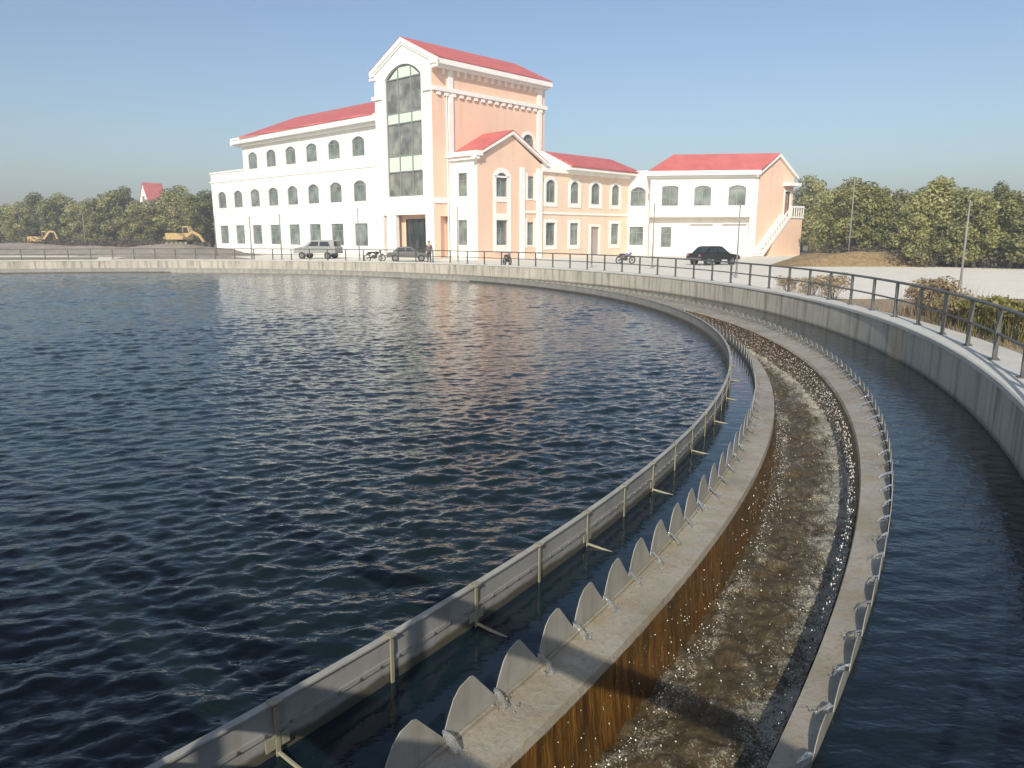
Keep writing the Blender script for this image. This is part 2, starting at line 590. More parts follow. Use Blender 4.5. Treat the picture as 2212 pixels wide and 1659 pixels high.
# pale concrete yard between the tank and the office building
sheet("yard", "pale_paving", arcpts(36.6, 101, 6) + [(19.5, 27.0), (40, 27.5), (70, 40), (60, 52), (24, 54.5), (24, 66), (32, 84), (20, 95), (-6, 73), (-41, 107), (-60, 100), (-45, 82)], ZG + 0.004)
sheet("path", "pale_paving", [(-90, 76), (-43, 76.5), (-40, 79), (-38, 82.5), (-90, 83)], ZG + 0.009)
sheet("road", "pale_paving", [(-140, 101), (-52, 104), (-52, 108), (-140, 106)], ZG + 0.009)
tag(ring("walkway", "walk_concrete", CW, [(35.42, ZG - 0.1), (36.55, ZG - 0.1), (36.55, ZG + 0.12), (35.42, ZG + 0.12)], span(R(-60), R(125), R(0.8))), kind="structure")

def mound(name, mat, cx, cy, sx, sy, h, rz=0, seed=1, rough=0.35):
    rs = np.random.RandomState(seed)
    N = 48
    mb = MB()
    ph = rs.uniform(0, 6.28, (8, 2)); fr = rs.uniform(1.5, 7, (8, 2))
    co, si = math.cos(rz), math.sin(rz)
    for i in range(N + 1):
        for j in range(N + 1):
            u = -1 + 2 * i / N; v = -1 + 2 * j / N
            e = max(0.0, 1 - (u * u) ** 1.5) * max(0.0, 1 - (v * v) ** 1.2)
            nz = sum(math.sin(fr[k][0] * u + ph[k][0]) * math.sin(fr[k][1] * v + ph[k][1]) for k in range(8)) / 4
            z = h * e * (0.75 + rough * nz) + (rs.uniform(-.04, .04) * h if e > .02 else 0)
            x = u * sx; y = v * sy
            mb.v.append((cx + x * co - y * si, cy + x * si + y * co, ZG - 0.05 + max(z, 0)))
    for i in range(N):
        for j in range(N):
            a = i * (N + 1) + j
            mb.f.append((a, a + N + 1, a + N + 2, a + 1))
    return tag(mb.build(name, mat, smooth=True), kind="structure")
mound("dirt_mound", "dirt", -37, 82, 8.5, 6.0, 1.5, R(-20), 3)
mound("dirt_mound", "dirt", -50, 92, 14, 5.0, 1.1, R(-5), 4)
mound("dirt_mound", "dirt", -66, 98, 14, 5.0, 1.3, R(3), 5)
mound("dirt_mound", "dirt", -29, 66, 7, 3.4, 0.55, R(-12), 8)
mound("grass_bank", "dry_grass", 26.2, 56.4, 6.3, 2.4, 1.35, R(0), 6, 0.2)
mound("grass_bank", "dry_grass", 36, 55.8, 6.0, 1.6, .5, R(-6), 7, 0.3)
mound("grass_bank", "dry_grass", -78, 110, 26, 5.0, 1.2, R(3), 9, 0.3)

# ------------------------------------------------------------------ tank wall and its kerb
tank = empty("tank_wall", (CW.x, CW.y, 0))
tag(tank, "round grey concrete wall around the settling tank, streaked below its pale kerb", "tank wall")
ring("wall_face", "tank_concrete", CW, [(RW, -1.2), (RW + 0.3, -1.2), (RW + 0.3, 0.70), (RW, 0.70)], FINE, tank)
ring("kerb", "curb_concrete", CW, [(RW - 0.03, 0.703), (RW + 0.42, 0.703), (RW + 0.42, 0.79), (RW - 0.01, 0.79), (RW - 0.03, 0.77)], FINE, tank)

# ------------------------------------------------------------------ water
def waves(X, Y, spacing):
    rs = np.random.RandomState(5)
    Z = np.zeros_like(X)
    wts = [(0.9, 6, .020), (0.55, 10, .036), (0.37, 16, .058), (0.25, 22, .068), (0.165, 26, .060), (0.11, 26, .042)]
    for lam, n, steep in wts:
        for i in range(n):
            l = lam * math.exp(rs.normal(0, 0.16))
            th = math.radians(rs.normal(100, 34))
            k = 2 * math.pi / l
            amp = steep * l / (2 * math.pi) * 2.0 / math.sqrt(n)
            p = rs.uniform(0, 6.28)
            fade = np.clip((l / spacing - 1.2) / 1.2, 0, 1)
            ph = k * (X * math.cos(th) + Y * math.sin(th)) + p
            Z += amp * fade * (np.sin(ph) + 0.22 * np.cos(2 * ph))
    # gusts: patches of calmer and rougher water
    g = 0.85 + 0.25 * np.sin(0.31 * X + 1.1) * np.sin(0.23 * Y + 0.4) + 0.15 * np.sin(0.8 * X - 0.5 * Y)
    return Z * g

def pool():
    at = np.radians(np.concatenate([np.linspace(-150, -52, 60)[:-1], np.linspace(-52, 32, 760), np.linspace(32, 150, 60)[1:]]))  # from +y, clockwise
    rr = [2.0]
    while rr[-1] < 76:
        rr.append(rr[-1] * 1.0042)
    rr = np.array(rr)
    A, Rr = np.meshgrid(at, rr)
    X = Rr * np.sin(A); Y = Rr * np.cos(A)
    rc = np.hypot(X - CL.x, Y - CL.y)
    sp = Rr * 0.0046
    Z = waves(X, Y, sp)
    tb = np.arctan2(Y - CL.y, X - CL.x); rb = warp(R_BAF, tb)
    amp = np.where(rc < rb, np.clip(1.0 - np.clip(rc - (rb - 0.5), 0, .5), 0.5, 1), 0.05)
    Z = Z * amp
    tc = np.arctan2(Y - CL.y, X - CL.x)
    lim = warp(R_BAF, tc) - 0.006
    keep = rc < lim + 0.05 + 2.5 * sp
    #                                  # pull the rim in to the baffle
    over = rc > lim
    X = np.where(over, CL.x + (X - CL.x) * lim / rc, X); Y = np.where(over, CL.y + (Y - CL.y) * lim / rc, Y)
    nr, na = X.shape
    idx = -np.ones(X.shape, int)
    kq = keep[:-1, :-1] & keep[1:, :-1] & keep[:-1, 1:] & keep[1:, 1:]
    used = np.zeros(X.shape, bool)
    used[:-1, :-1] |= kq; used[1:, :-1] |= kq; used[:-1, 1:] |= kq; used[1:, 1:] |= kq
    idx[used] = np.arange(used.sum())
    V = np.stack([X[used], Y[used], Z[used]], 1)
    i, j = np.nonzero(kq)
    F = np.stack([idx[i, j], idx[i, j + 1], idx[i + 1, j + 1], idx[i + 1, j]], 1)
    me = bpy.data.meshes.new("water")
    me.vertices.add(len(V)); me.vertices.foreach_set("co", V.ravel())
    me.loops.add(F.size); me.loops.foreach_set("vertex_index", F.ravel())
    me.polygons.add(len(F)); me.polygons.foreach_set("loop_start", np.arange(0, F.size, 4)); me.polygons.foreach_set("loop_total", np.full(len(F), 4))
    me.update(calc_edges=True); me.validate()
    me.polygons.foreach_set("use_smooth", [True] * len(me.polygons))
    me.materials.append(M["pool_water"])
    if me.polygons[0].normal.z < 0: me.flip_normals()
    o = bpy.data.objects.new("water", me); col.objects.link(o)
    tag(o, kind="structure")
pool()

def ringwater(name, mat, C, r0, r1, z, nr, angs, amp, seed, flow=1.0):
    rs = np.random.RandomState(seed)
    t = np.array(angs); r = np.linspace(r0, r1, nr)
    T, Q = np.meshgrid(t, r, indexing='ij')
    S = T * (r0 + r1) / 2
    Z = np.zeros_like(S)
    for i in range(46):
        l = math.exp(rs.uniform(math.log(0.08), math.log(0.6)))
        th = rs.uniform(0, 6.28); k = 6.283 / l
        Z += amp * l ** 0.8 * np.sin(k * (S * math.cos(th) * flow + Q * math.sin(th)) + rs.uniform(0, 6.28))
    mb = MB(); mb.uv = []
    QW = warp(Q, T)
    X = C.x + QW * np.cos(T); Y = C.y + QW * np.sin(T)
    n = nr; m = len(t)
    V = np.stack([X.ravel(), Y.ravel(), (z + Z).ravel()], 1)
    mb.v = [tuple(v) for v in V]; mb.uv = [(s, q) for s, q in zip(S.ravel(), Q.ravel())]
    for i in range(m - 1):
        for k in range(n - 1):
            mb.f.append((i * n + k, i * n + k + 1, (i + 1) * n + k + 1, (i + 1) * n + k))
    o = mb.build(name, mat, smooth=True, recalc=False)
    if o.data.polygons[0].normal.z < 0: o.data.flip_normals()
    return tag(o, kind="structure")
NEARA = span(-math.pi, R(-50), R(1)) + span(R(-50), R(-10), R(0.045))[1:] + span(R(-10), R(15), R(0.09))[1:] + span(R(15), math.pi, R(0.5))[1:]
ringwater("water", "calm_water", CL, R_BAF - 0.005, R_PL - 0.002, 0.0, 8, NEARA, 0.0006, 23)
ringwater("launder_water", "launder_water", CL, R_I - 0.05, R_O + 0.05, -0.64, 40, NEARA, 0.0105, 21)

def outer_ring():
    # the ring of water between the launder and the tank wall (the two circles are slightly off centre)
    t = np.array(span(-math.pi, R(-50), R(1)) + span(R(-50), R(20), R(0.1))[1:] + span(R(20), math.pi, R(0.6))[1:])
    nr = 36
    mb = MB()
    rs = np.random.RandomState(31)
    comps = [(math.exp(rs.uniform(math.log(.16), math.log(.7))), math.radians(rs.normal(95, 30)), rs.uniform(0, 6.28)) for _ in range(26)]
    for a in t:
        p0 = Vector(onc(CL, R_OP + 0.001, a, 0)); p1 = Vector(onc(CW, RW + 0.1, a, 0))
        for k in range(nr):
            p = p0.lerp(p1, k / (nr - 1))
            z = sum(0.0011 * l * math.sin(6.283 / l * (p.x * math.cos(th) + p.y * math.sin(th)) + ph) for l, th, ph in comps) * 2.2
            mb.v.append((p.x, p.y, z))
    for i in range(len(t) - 1):
        for k in range(nr - 1):
            mb.f.append((i * nr + k, i * nr + k + 1, (i + 1) * nr + k + 1, (i + 1) * nr + k))
    o = mb.build("water", "ring_water", smooth=True, recalc=False)
    if o.data.polygons[0].normal.z < 0: o.data.flip_normals()
    tag(o, kind="structure")
outer_ring()

# ------------------------------------------------------------------ launder (overflow trough) with its two V-notch weirs
lau = empty("overflow_launder", (CL.x, CL.y, 0))
tag(lau, "ring-shaped concrete overflow trough with notched weir plates and brown algae inside", "overflow trough")
def wallring(name, r_a, r_b, side):
    # lip (wet concrete) and the algae face below it are separate parts
    ring(name, "wet_concrete", CL, [(r_a, -1.3), (r_b, -1.3), (r_b, -0.06), (r_b, 0.0), (r_a, 0.0)], FINE, lau)
PITCHT = TAU / 429.0
PH0 = -0.6095
ring("inner_wall", "wet_concrete", CL, [(R_PL + 0.03, -1.3), (R_I - 0.012, -1.3), (R_I - 0.012, -0.10), (R_I - 0.035, -0.05), (R_PL + 0.03, -0.035)], FINE, lau)
ring("outer_wall", "wet_concrete", CL, [(R_O + 0.012, -1.3), (R_OP - 0.03, -1.3), (R_OP - 0.03, -0.035), (R_O + 0.035, -0.05), (R_O + 0.012, -0.10)], FINE, lau)
def algae(name, r, sgn):
    mb = MB(); mb.uv = []
    nz = 10
    rs = np.random.RandomState(3 if sgn > 0 else 4)
    for t in FINE:
        for k in range(nz):
            z = -0.095 - 0.85 * k / (nz - 1)
            rr = r + sgn * (0.004 + 0.06 * (k / (nz - 1)) ** 1.3 + rs.uniform(0, 0.012))
            mb.v.append(onc(CL, rr, t, z)); mb.uv.append((t * r, z))
    for i in range(len(FINE) - 1):
        for k in range(nz - 1):
            mb.f.append((i * nz + k, i * nz + k + 1, (i + 1) * nz + k + 1, (i + 1) * nz + k))
    return mb.build(name, "brown_algae", lau, smooth=True)
algae("algae_face", R_I - 0.012, 1)
algae("algae_face", R_O + 0.012, -1)
ring("floor", "wet_concrete", CL, [(R_I - 0.2, -1.32), (R_O + 0.2, -1.32), (R_O + 0.2, -1.25), (R_I - 0.2, -1.25)], FULL, lau)
def weir(name, r, thick, top, bot):
    mb = MB()
    N = 429
    for q in range(N):
        c = PH0 + q * PITCHT
        if not (R(-75) < ((c + math.pi) % TAU - math.pi) < R(125)):
            pass
        h = PITCHT / 2
        jit = random.uniform(-0.006, 0.006)
        tt_ = top - bot
        prof = [(-h, bot), (-0.80 * h, bot + .42 * tt_), (-0.60 * h, bot + .75 * tt_ + jit), (-0.36 * h, bot + .93 * tt_ + jit), (0.02 * h, top + jit), (0.14 * h, bot + .955 * tt_ + jit), (h, bot), (h, -0.25), (-h, -0.25)]
        i = len(mb.v)
        for rr in (r, r + thick):
            for dt, z in prof:
                mb.v.append(onc(CL, rr, c + dt, z))
        n = len(prof)
        mb.f.append(tuple(range(i, i + n))); mb.f.append(tuple(range(i + 2 * n - 1, i + n - 1, -1)))
        for k in range(n):
            j = (k + 1) % n
            if k in (6, 8): continue
            mb.f.append((i + k, i + j, i + n + j, i + n + k))
    return mb.build(name, "weir_steel", lau, recalc=False)
weir("weir_plate", R_PL, 0.008, 0.275, 0.03)
weir("weir_plate", R_OP - 0.008, 0.008, 0.14, 0.02)
for r, s in ((R_PL, 1), (R_OP - 0.02, -1)):
    rr = r + (0.006 if s > 0 else 0.004)
    ring("clamp_strip", "wet_concrete", CL, [(rr + 0.006 * s, -0.034), (rr + 0.028 * s, -0.034), (rr + 0.028 * s, -0.012), (rr + 0.006 * s, -0.012)], FINE, lau)

# water spilling through the notches: thin glassy tongues falling on the lip (nobody could count them: one object)
mb = MB()
rs = random.Random(4)
for q in range(429):
    t = PH0 + (q + 0.5) * PITCHT
    tt = (t + math.pi) % TAU - math.pi
    if not (R(-55) < tt < R(60)): continue
    for (r, s, hh) in ((R_PL + .004, 1, .055), (R_OP - .004, -1, .045)):
        na, nb = 5, 6
        i = len(mb.v); L = rs.uniform(.10, .17)
        for a in range(na):
            f = a / (na - 1)
            z = hh + .02 - (f ** 1.7) * (hh + .046)
            wd = .012 + .022 * f
            for b in range(nb):
                g = b / (nb - 1) * 2 - 1
                edge = 0 if abs(g) < .99 else -.012 * (1 - f)
                mb.v.append(onc(CL, r + s * (f * L + rs.uniform(-.006, .006)), t + (g * wd + rs.uniform(-.006, .006)) / r, max(z + edge + rs.uniform(-.007, .007), -.038 + rs.uniform(0, .006))))
        for a in range(na - 1):
            for b in range(nb - 1):
                mb.f.append((i + a * nb + b, i + a * nb + b + 1, i + (a + 1) * nb + b + 1, i + (a + 1) * nb + b))
        for k in range(9 if tt < R(0) else 3):
            sz = rs.uniform(.003, .008)
            mb.blob(onc(CL, r + s * rs.uniform(.03, .22), t + rs.uniform(-.09, .09) / r, rs.uniform(-.03, .03)), (sz, sz, sz), q * 7 + k, 5, 3, 0.3)
tag(mb.build("overflow_water", "overflow_water", smooth=True), "thin bright water spilling through the notches of the weir plates", "spilling water", kind="stuff")

# splashing drops and foam flecks over the launder water
mb = MB()
for i in range(9500):
    t = R(-48) + (R(20) - R(-48)) * rs.random() ** 1.3
    side = rs.random()
    if side < 0.30:
        r = R_O - 0.02 - abs(rs.gauss(0, .13)); z = -0.63 + abs(rs.gauss(0, .07))
    elif side < 0.55:
        r = R_I + 0.10 + abs(rs.gauss(0, .06)); z = -0.63 + abs(rs.gauss(0, .05))
    elif side < 0.82:
        z = -0.62 + 0.52 * rs.random(); r = (R_I + 0.035 + .05 * rs.random()) if rs.random() < .4 else (R_O - .035 - .05 * rs.random())
    else:
        r = R_I + 0.1 + (R_O - R_I - 0.2) * rs.random(); z = -0.625 + rs.random() ** 3 * .06
    if r < R_I + .03 or r > R_O - .03: continue
    s_ = (0.0016 + 0.0036 * rs.random() ** 1.5) if .55 <= side < .82 else 0.002 + 0.0055 * rs.random() ** 3
    mb.blob(onc(CL, r, t, z), (s_ * rs.uniform(.7, 1.3), s_ * rs.uniform(.7, 1.3), s_ * (rs.uniform(1.0, 2.0) if .55 <= side < .82 else 1)), i, 5, 3, 0.3)
for i in range(2200):                                  # drips running down the far inner face of the outer wall
    t = R(rs.uniform(-30, 16)); z = -0.6 + 0.5 * rs.random()
    s_ = rs.uniform(.003, .0075)
    mb.blob(onc(CL, R_O - 0.02 - 0.06 * rs.random(), t, z), (s_, s_, s_ * rs.uniform(1, 2.2)), i, 5, 3, 0.3)
tag(mb.build("spray", "spray_water", smooth=True), "white droplets and foam flecks above the brown trough water", "spray", kind="stuff")

# ------------------------------------------------------------------ scum baffle with brackets
baf = empty("scum_baffle", (CL.x, CL.y, 0))
tag(baf, "thin grey scum baffle ring standing in the pool inside the notched weir", "scum baffle")
ring("plate", "baffle_plate", CL, [(R_BAF - 0.012, -0.35), (R_BAF, -0.35), (R_BAF, 0.295), (R_BAF - 0.012, 0.295)], FINE, baf)
ring("sunlit_lip", "weir_steel", CL, [(R_BAF - 0.03, 0.298), (R_BAF + 0.014, 0.298), (R_BAF + 0.014, 0.31), (R_BAF - 0.03, 0.31)], FINE, baf)  # lighter steel paints the sun's sparkle along the baffle's top edge
ring("bolt_strip", "baffle_plate", CL, [(R_BAF + 0.002, 0.135), (R_BAF + 0.009, 0.135), (R_BAF + 0.009, 0.165), (R_BAF + 0.002, 0.165)], FINE, baf)
NB = 238
SB = TAU / NB
def bracket(mb, t, strut):
    h = 0.012 / R_BAF
    def P(r, dt, z): return onc(CL, r, t + dt, z)
    mb.hexa([P(R_BAF + .010, -h, -.12), P(R_BAF + .020, -h, -.12), P(R_BAF + .020, h, -.12), P(R_BAF + .010, h, -.12),
             P(R_BAF + .010, -h, .29), P(R_BAF + .020, -h, .29), P(R_BAF + .020, h, .29), P(R_BAF + .010, h, .29)])
    mb.hexa([P(R_BAF - .02, -2.4 * h, .312), P(R_BAF + .035, -2.4 * h, .312), P(R_BAF + .035, 2.4 * h, .312), P(R_BAF - .02, 2.4 * h, .312),
             P(R_BAF - .02, -2.4 * h, .322), P(R_BAF + .035, -2.4 * h, .322), P(R_BAF + .035, 2.4 * h, .322), P(R_BAF - .02, 2.4 * h, .322)])
    if strut:
        mb.tube([P(R_BAF + .02, 0, .02), P(R_PL - .01, 0.0, -.05)], 0.012, 6)
        mb.hexa([P(R_BAF + .010, -6 * h, .05), P(R_BAF + .017, -6 * h, .05), P(R_BAF + .017, 6 * h, .05), P(R_BAF + .010, 6 * h, .05),
                 P(R_BAF + .010, -6 * h, .12), P(R_BAF + .017, -6 * h, .12), P(R_BAF + .017, 6 * h, .12), P(R_BAF + .010, 6 * h, .12)])
rest = MB()
k0 = -19.7 / 31.0
for k in range(-6, NB - 6):
    t = k0 + k * SB
    if k < 60:
        mb = MB(); bracket(mb, t, k % 2 == 0); mb.build("bracket", "bracket_steel", baf)
    else:
        bracket(rest, t, k % 2 == 0)
o = rest.build("bracket", "bracket_steel", baf); o["kind"] = "stuff"
bm_ = MB()
for k in range(0, 1700):
    t = R(-48) + k * 0.16 / R_BAF
    if t > R(60): break
    p = Vector(onc(CL, R_BAF + 0.011, t, 0.15))
    d = Vector((math.cos(t), math.sin(t), 0))
    bm_.cyl(p, d, 0.009, 0.012, 6)
o = bm_.build("bolt", "rim_metal", baf); o["kind"] = "stuff"

# ------------------------------------------------------------------ tank railing
rail = empty("tank_railing", (CW.x, CW.y, 0.79))
tag(rail, "dark grey two-bar metal railing on the kerb of the tank", "railing")
RR = 35.32
ra = span(R(-45), R(125), R(0.85))
mb = MB(); mb.tube([onc(CW, RR, t, 1.60) for t in ra], 0.030, 8); mb.build("top_rail", "rail_paint", rail, smooth=True)
mb = MB(); mb.tube([onc(CW, RR, t, 1.20) for t in ra], 0.022, 8); mb.build("mid_rail", "rail_paint", rail, smooth=True)
for k in range(-10, 57):
    t = R(-19.25 + 2.55 * k)
    mb = MB()
    p = Vector(onc(CW, RR, t, 0.79))
    mb.box((p.x, p.y, 1.19), (0.06, 0.06, 0.80), t)
    mb.box((p.x, p.y, 0.797), (0.14, 0.14, 0.012), t)
    for dx in (-0.05, 0.05):
        mb.cyl((p.x + dx * math.cos(t), p.y + dx * math.sin(t), 0.81), (0, 0, 1), 0.012, 0.03, 6)
    mb.build("post", "rail_paint", rail)

# ------------------------------------------------------------------ scraper bridge the photograph was taken from (behind the camera; only its shadow shows)
bd = Vector((-0.747, 0.664)); bn = Vector((0.664, 0.747))
br = empty("access_bridge", (0.6, -0.6, 0.9))
tag(br, "steel access bridge across the tank, its railing throwing shadow bands over the trough", "bridge")
def bp(s, e, z): return (bd.x * s + bn.x * e, bd.y * s + bn.y * e, z)
def bbox(mb, s0, s1, e0, e1, z0, z1):
    mb.hexa([bp(s0, e0, z0), bp(s1, e0, z0), bp(s1, e1, z0), bp(s0, e1, z0), bp(s0, e0, z1), bp(s1, e0, z1), bp(s1, e1, z1), bp(s0, e1, z1)])
mb = MB(); bbox(mb, -2.2, 34, -1.25, 0.10, 0.98, 1.05); mb.build("deck", "bridge_steel", br)
mb = MB(); bbox(mb, -2.2, 34, 0.02, 0.10, 0.70, 0.975); bbox(mb, -2.2, 34, -1.25, -1.17, 0.70, 0.975); mb.build("edge_beam", "bridge_steel", br)
for e in (0.035, -1.2):
    mb = MB(); bbox(mb, -2.2, 34, e - .012, e + .012, 2.26, 2.45); mb.build("top_rail", "bridge_steel", br)
    mb = MB(); bbox(mb, -2.2, 34, e - .012, e + .012, 1.30, 1.46); mb.build("mid_rail", "bridge_steel", br)
    for k in range(10):
        s = -1.6 + 3.4 * k
        mb = MB(); bbox(mb, s - .03, s + .03, e - .045, e - .014, 1.052, 2.3); mb.build("post", "bridge_steel", br)

# ------------------------------------------------------------------ office building
AX = Vector((0.7254, -0.6883)); BX = Vector((0.6883, 0.7254)); OB = Vector((-7.2, 70.0))
def W2(x, y):
    p = OB + AX * x + BX * y
    return Vector((p.x, p.y))
def W3(x, y, z):
    p = W2(x, y); return (p.x, p.y, ZG + z)
bld = empty("office_building", (OB.x, OB.y, ZG))
tag(bld, "large white and salmon office building with red tiled roofs and a tall gabled stair tower", "building")

class Plane:
    """a vertical wall plane: origin P (2D world), direction d to the right seen from outside, outward normal o"""
    def __init__(self, P, d):
        self.P = Vector(P); self.d = Vector(d).normalized()
        self.o = Vector((self.d.y, -self.d.x))
    def pt(self, s, z, off=0.0):
        q = self.P + self.d * s + self.o * off
        return (q.x, q.y, ZG + z)
P_wing = Plane(W2(0, 0.64), AX)
P_front = Plane(W2(0, 0), AX)
P_side = Plane(W2(0, 0), BX)
P_pavf = Plane(W2(0, 2.1), AX)
P_pavg = Plane(W2(3.61, 0), BX)
P_link = Plane(W2(3.48, 0), BX)
NA = W2(3.48, 26.0); NBp = Vector((15.45, 85.3))
P_nar = Plane(NA, NBp - NA)
RP1 = Vector((14.87, 82.0)); RP2 = Vector((25.91, 80.5))
P_rw = Plane(RP1, RP2 - RP1)
GD = Vector((0.82, 0.572)).normalized()
P_gab = Plane(RP2, GD)
RP3 = RP2 + GD * 6.1
n_in = -P_rw.o
RP4 = RP1 + n_in * 3.9

def wall(name, pl, outline, holes, mat, reveal=0.22, off=0.0, parent=None):
    mb = MB()
    loops = [[Vector((s, z, 0)) for s, z in outline]] + [[Vector((s, z, 0)) for s, z in h] for h in holes]
    flat = [v for lp in loops for v in lp]
    tris = tessellate_polygon(loops)
    mb.v = [pl.pt(v.x, v.y, off) for v in flat]
    for t in tris:
        mb.f.append(tuple(t))
    for h in holes:
        i = len(mb.v); n = len(h)
        mb.v += [pl.pt(s, z, off) for s, z in h] + [pl.pt(s, z, off - reveal) for s, z in h]
        for k in range(n):
            j = (k + 1) % n
            mb.f.append((i + k, i + j, i + n + j, i + n + k))
    return mb.build(name, mat, parent or bld, recalc=False)

def arch_loop(s0, s1, z0, z1, rise, n=9):
    pts = [(s0, z0), (s1, z0)]
    if rise <= 0:
        return pts + [(s1, z1), (s0, z1)]
    hw = (s1 - s0) / 2; c = (s0 + s1) / 2
    Rr = (hw * hw + rise * rise) / (2 * rise); zc = z1 - Rr
    a0 = math.asin(hw / Rr)
    for k in range(n + 1):
        a = a0 - 2 * a0 * k / n
        pts.append((c + Rr * math.sin(a), zc + Rr * math.cos(a)))
    return pts
def shrink(loop, d):
    cs = sum(p[0] for p in loop) / len(loop); cz = (min(p[1] for p in loop) + max(p[1] for p in loop)) / 2
    ws = max(p[0] for p in loop) - min(p[0] for p in loop); hz = max(p[1] for p in loop) - min(p[1] for p in loop)
    return [(cs + (s - cs) * (1 - 2 * d / ws), cz + (z - cz) * (1 - 2 * d / hz)) for s, z in loop]
def frame_ring(mb, pl, lo, li, f0, f1):
    """solid band between an outer and an inner loop, from offset f0 (back) to f1 (front)"""
    n = len(lo); i = len(mb.v)
    mb.v += [pl.pt(s, z, f1) for s, z in lo] + [pl.pt(s, z, f1) for s, z in li] + [pl.pt(s, z, f0) for s, z in lo] + [pl.pt(s, z, f0) for s, z in li]
    for k in range(n):
        j = (k + 1) % n
        mb.f += [(i + k, i + j, i + n + j, i + n + k), (i + 2*n + k, i + 2*n + j, i + j, i + k), (i + n + k, i + n + j, i + 3*n + j, i + 3*n + k)]
def bar(mb, pl, s0, s1, z0, z1, f0, f1):
    mb.hexa([pl.pt(s0, z0, f0), pl.pt(s1, z0, f0), pl.pt(s1, z0, f1), pl.pt(s0, z0, f1), pl.pt(s0, z1, f0), pl.pt(s1, z1, f0), pl.pt(s1, z1, f1), pl.pt(s0, z1, f1)])

def window(pl, s0, s1, z0, z1, rise=0.0, surround=0.0, sill=True, off=0.0):
    lo = arch_loop(s0, s1, z0, z1, rise); li = shrink(lo, 0.08)
    mb = MB()
    frame_ring(mb, pl, lo, li, off - 0.20, off - 0.10)
    c = (s0 + s1) / 2
    zt = z1 - rise - 0.02 if rise else z0 + (z1 - z0) * 0.68
    bar(mb, pl, c - .035, c + .035, z0 + .08, zt - .04 if not rise else z1 - .1, off - .19, off - .115)
    bar(mb, pl, s0 + .08, c - .036, zt - .04, zt + .035, off - .19, off - .115)
    bar(mb, pl, c + .036, s1 - .08, zt - .04, zt + .035, off - .19, off - .115)
    wo = mb.build("window", "window_frame_paint", bld)
    g = MB(); g.poly([pl.pt(s, z, off - 0.165) for s, z in shrink(lo, 0.05)]); g.build("glass", "window_glass", wo)
    if sill:
        m = MB(); bar(m, pl, s0 - .12, s1 + .12, z0 - .14, z0 - .01, off + .002, off + .05); m.build("sill", "white_trim", wo)
    if surround:
        m = MB(); lo2 = arch_loop(s0 - surround, s1 + surround, z0 - surround - (0.14 if sill else 0), z1 + surround, rise + surround * 0.4 if rise else 0)
        frame_ring(m, pl, lo2, lo, off + 0.001, off + 0.07); m.build("surround", "white_trim", wo)
    return lo

# --- left wing
cs = [-12.4 - 4.4 * i for i in range(8)]
specs = []
for i, c in enumerate(cs):
    if i < 6: specs.append((c - 1.1, c + 1.1, 10.15, 12.1, 0.42))
    specs.append((c - 1.12, c + 1.12, 5.65, 7.75, 0.42))
    specs.append((c - 1.15, c + 1.15, 1.1, 3.42, 0.0))
holes = [window(P_wing, *sp) for sp in specs]
wall("wall", P_wing, [(-46, -0.3), (-8.4, -0.3), (-8.4, 13.6), (-36.8, 13.6), (-36.8, 10.1), (-46, 10.1)], holes, "white_render")
mb = MB()
mb.quad(W3(-46, .64, -.3), W3(-46, 11, -.3), W3(-46, 11, 10.1), W3(-46, .64, 10.1))
mb.quad(W3(-46, 11, -.3), W3(-8.4, 11, -.3), W3(-8.4, 11, 13.6), W3(-46, 11, 10.1))
mb.quad(W3(-36.8, .64, 10.0), W3(-36.8, 11, 10.0), W3(-36.8, 11, 13.6), W3(-36.8, .64, 13.6))
mb.build("wall", "white_render", bld)
mb = MB(); mb.quad(W3(-46, .7, 9.75), W3(-36.8, .7, 9.75), W3(-36.8, 11, 9.75), W3(-46, 11, 9.75)); mb.build("flat_roof", "pale_paving", bld)
mb = MB()
bar(mb, P_wing, -46.1, -36.8, 10.1, 10.28, -0.25, 0.1)
mb.build("parapet_coping", "white_trim", bld)
mb = MB(); bar(mb, P_wing, -46.12, -8.42, 8.95, 9.15, 0.002, 0.09); bar(mb, P_wing, -46.3, -46.0, 8.95, 9.15, -2, 0.09); mb.build("cornice", "white_trim", bld)
# eaves: stepped fascia and hip roof
mb = MB()
bar(mb, P_wing, -37.5, -8.42, 12.85, 13.15, 0.003, 0.45)
bar(mb, P_wing, -37.9, -8.42, 13.152, 13.85, -0.2, 0.95)
mb.build("eaves", "white_trim", bld)
def roof_poly(name, polys, mat="red_roof_tile", thick=0.16):
    mb = MB()
    for p in polys:
        mb.prism([Vector(q) for q in p], (0, 0, thick))
    return mb.build(name, mat, bld)
e0, e1 = -0.42, 11.6
mb = MB(); mb.quad(W3(-37.8, e0, 13.6), W3(-31, e0, 13.6), W3(-31, e1, 13.6), W3(-37.8, e1, 13.6)); mb.quad(W3(-37.8, e0, 13.0), W3(-37.8, e1, 13.0), W3(-37.8, e1, 13.6), W3(-37.8, e0, 13.6)); mb.build("eaves", "white_trim", bld)
roof_poly("roof", [
    [W3(-35.4, e0, 13.70), W3(-8.42, e0, 13.70), W3(-8.42, 5.2, 16.2), W3(-31.4, 5.2, 16.2)],
    [W3(-35.4, e1, 13.70), W3(-35.4, e0, 13.70), W3(-31.4, 5.2, 16.2)],
    [W3(-8.42, e1, 13.70), W3(-35.4, e1, 13.70), W3(-31.4, 5.2, 16.2), W3(-8.42, 5.2, 16.2)]])

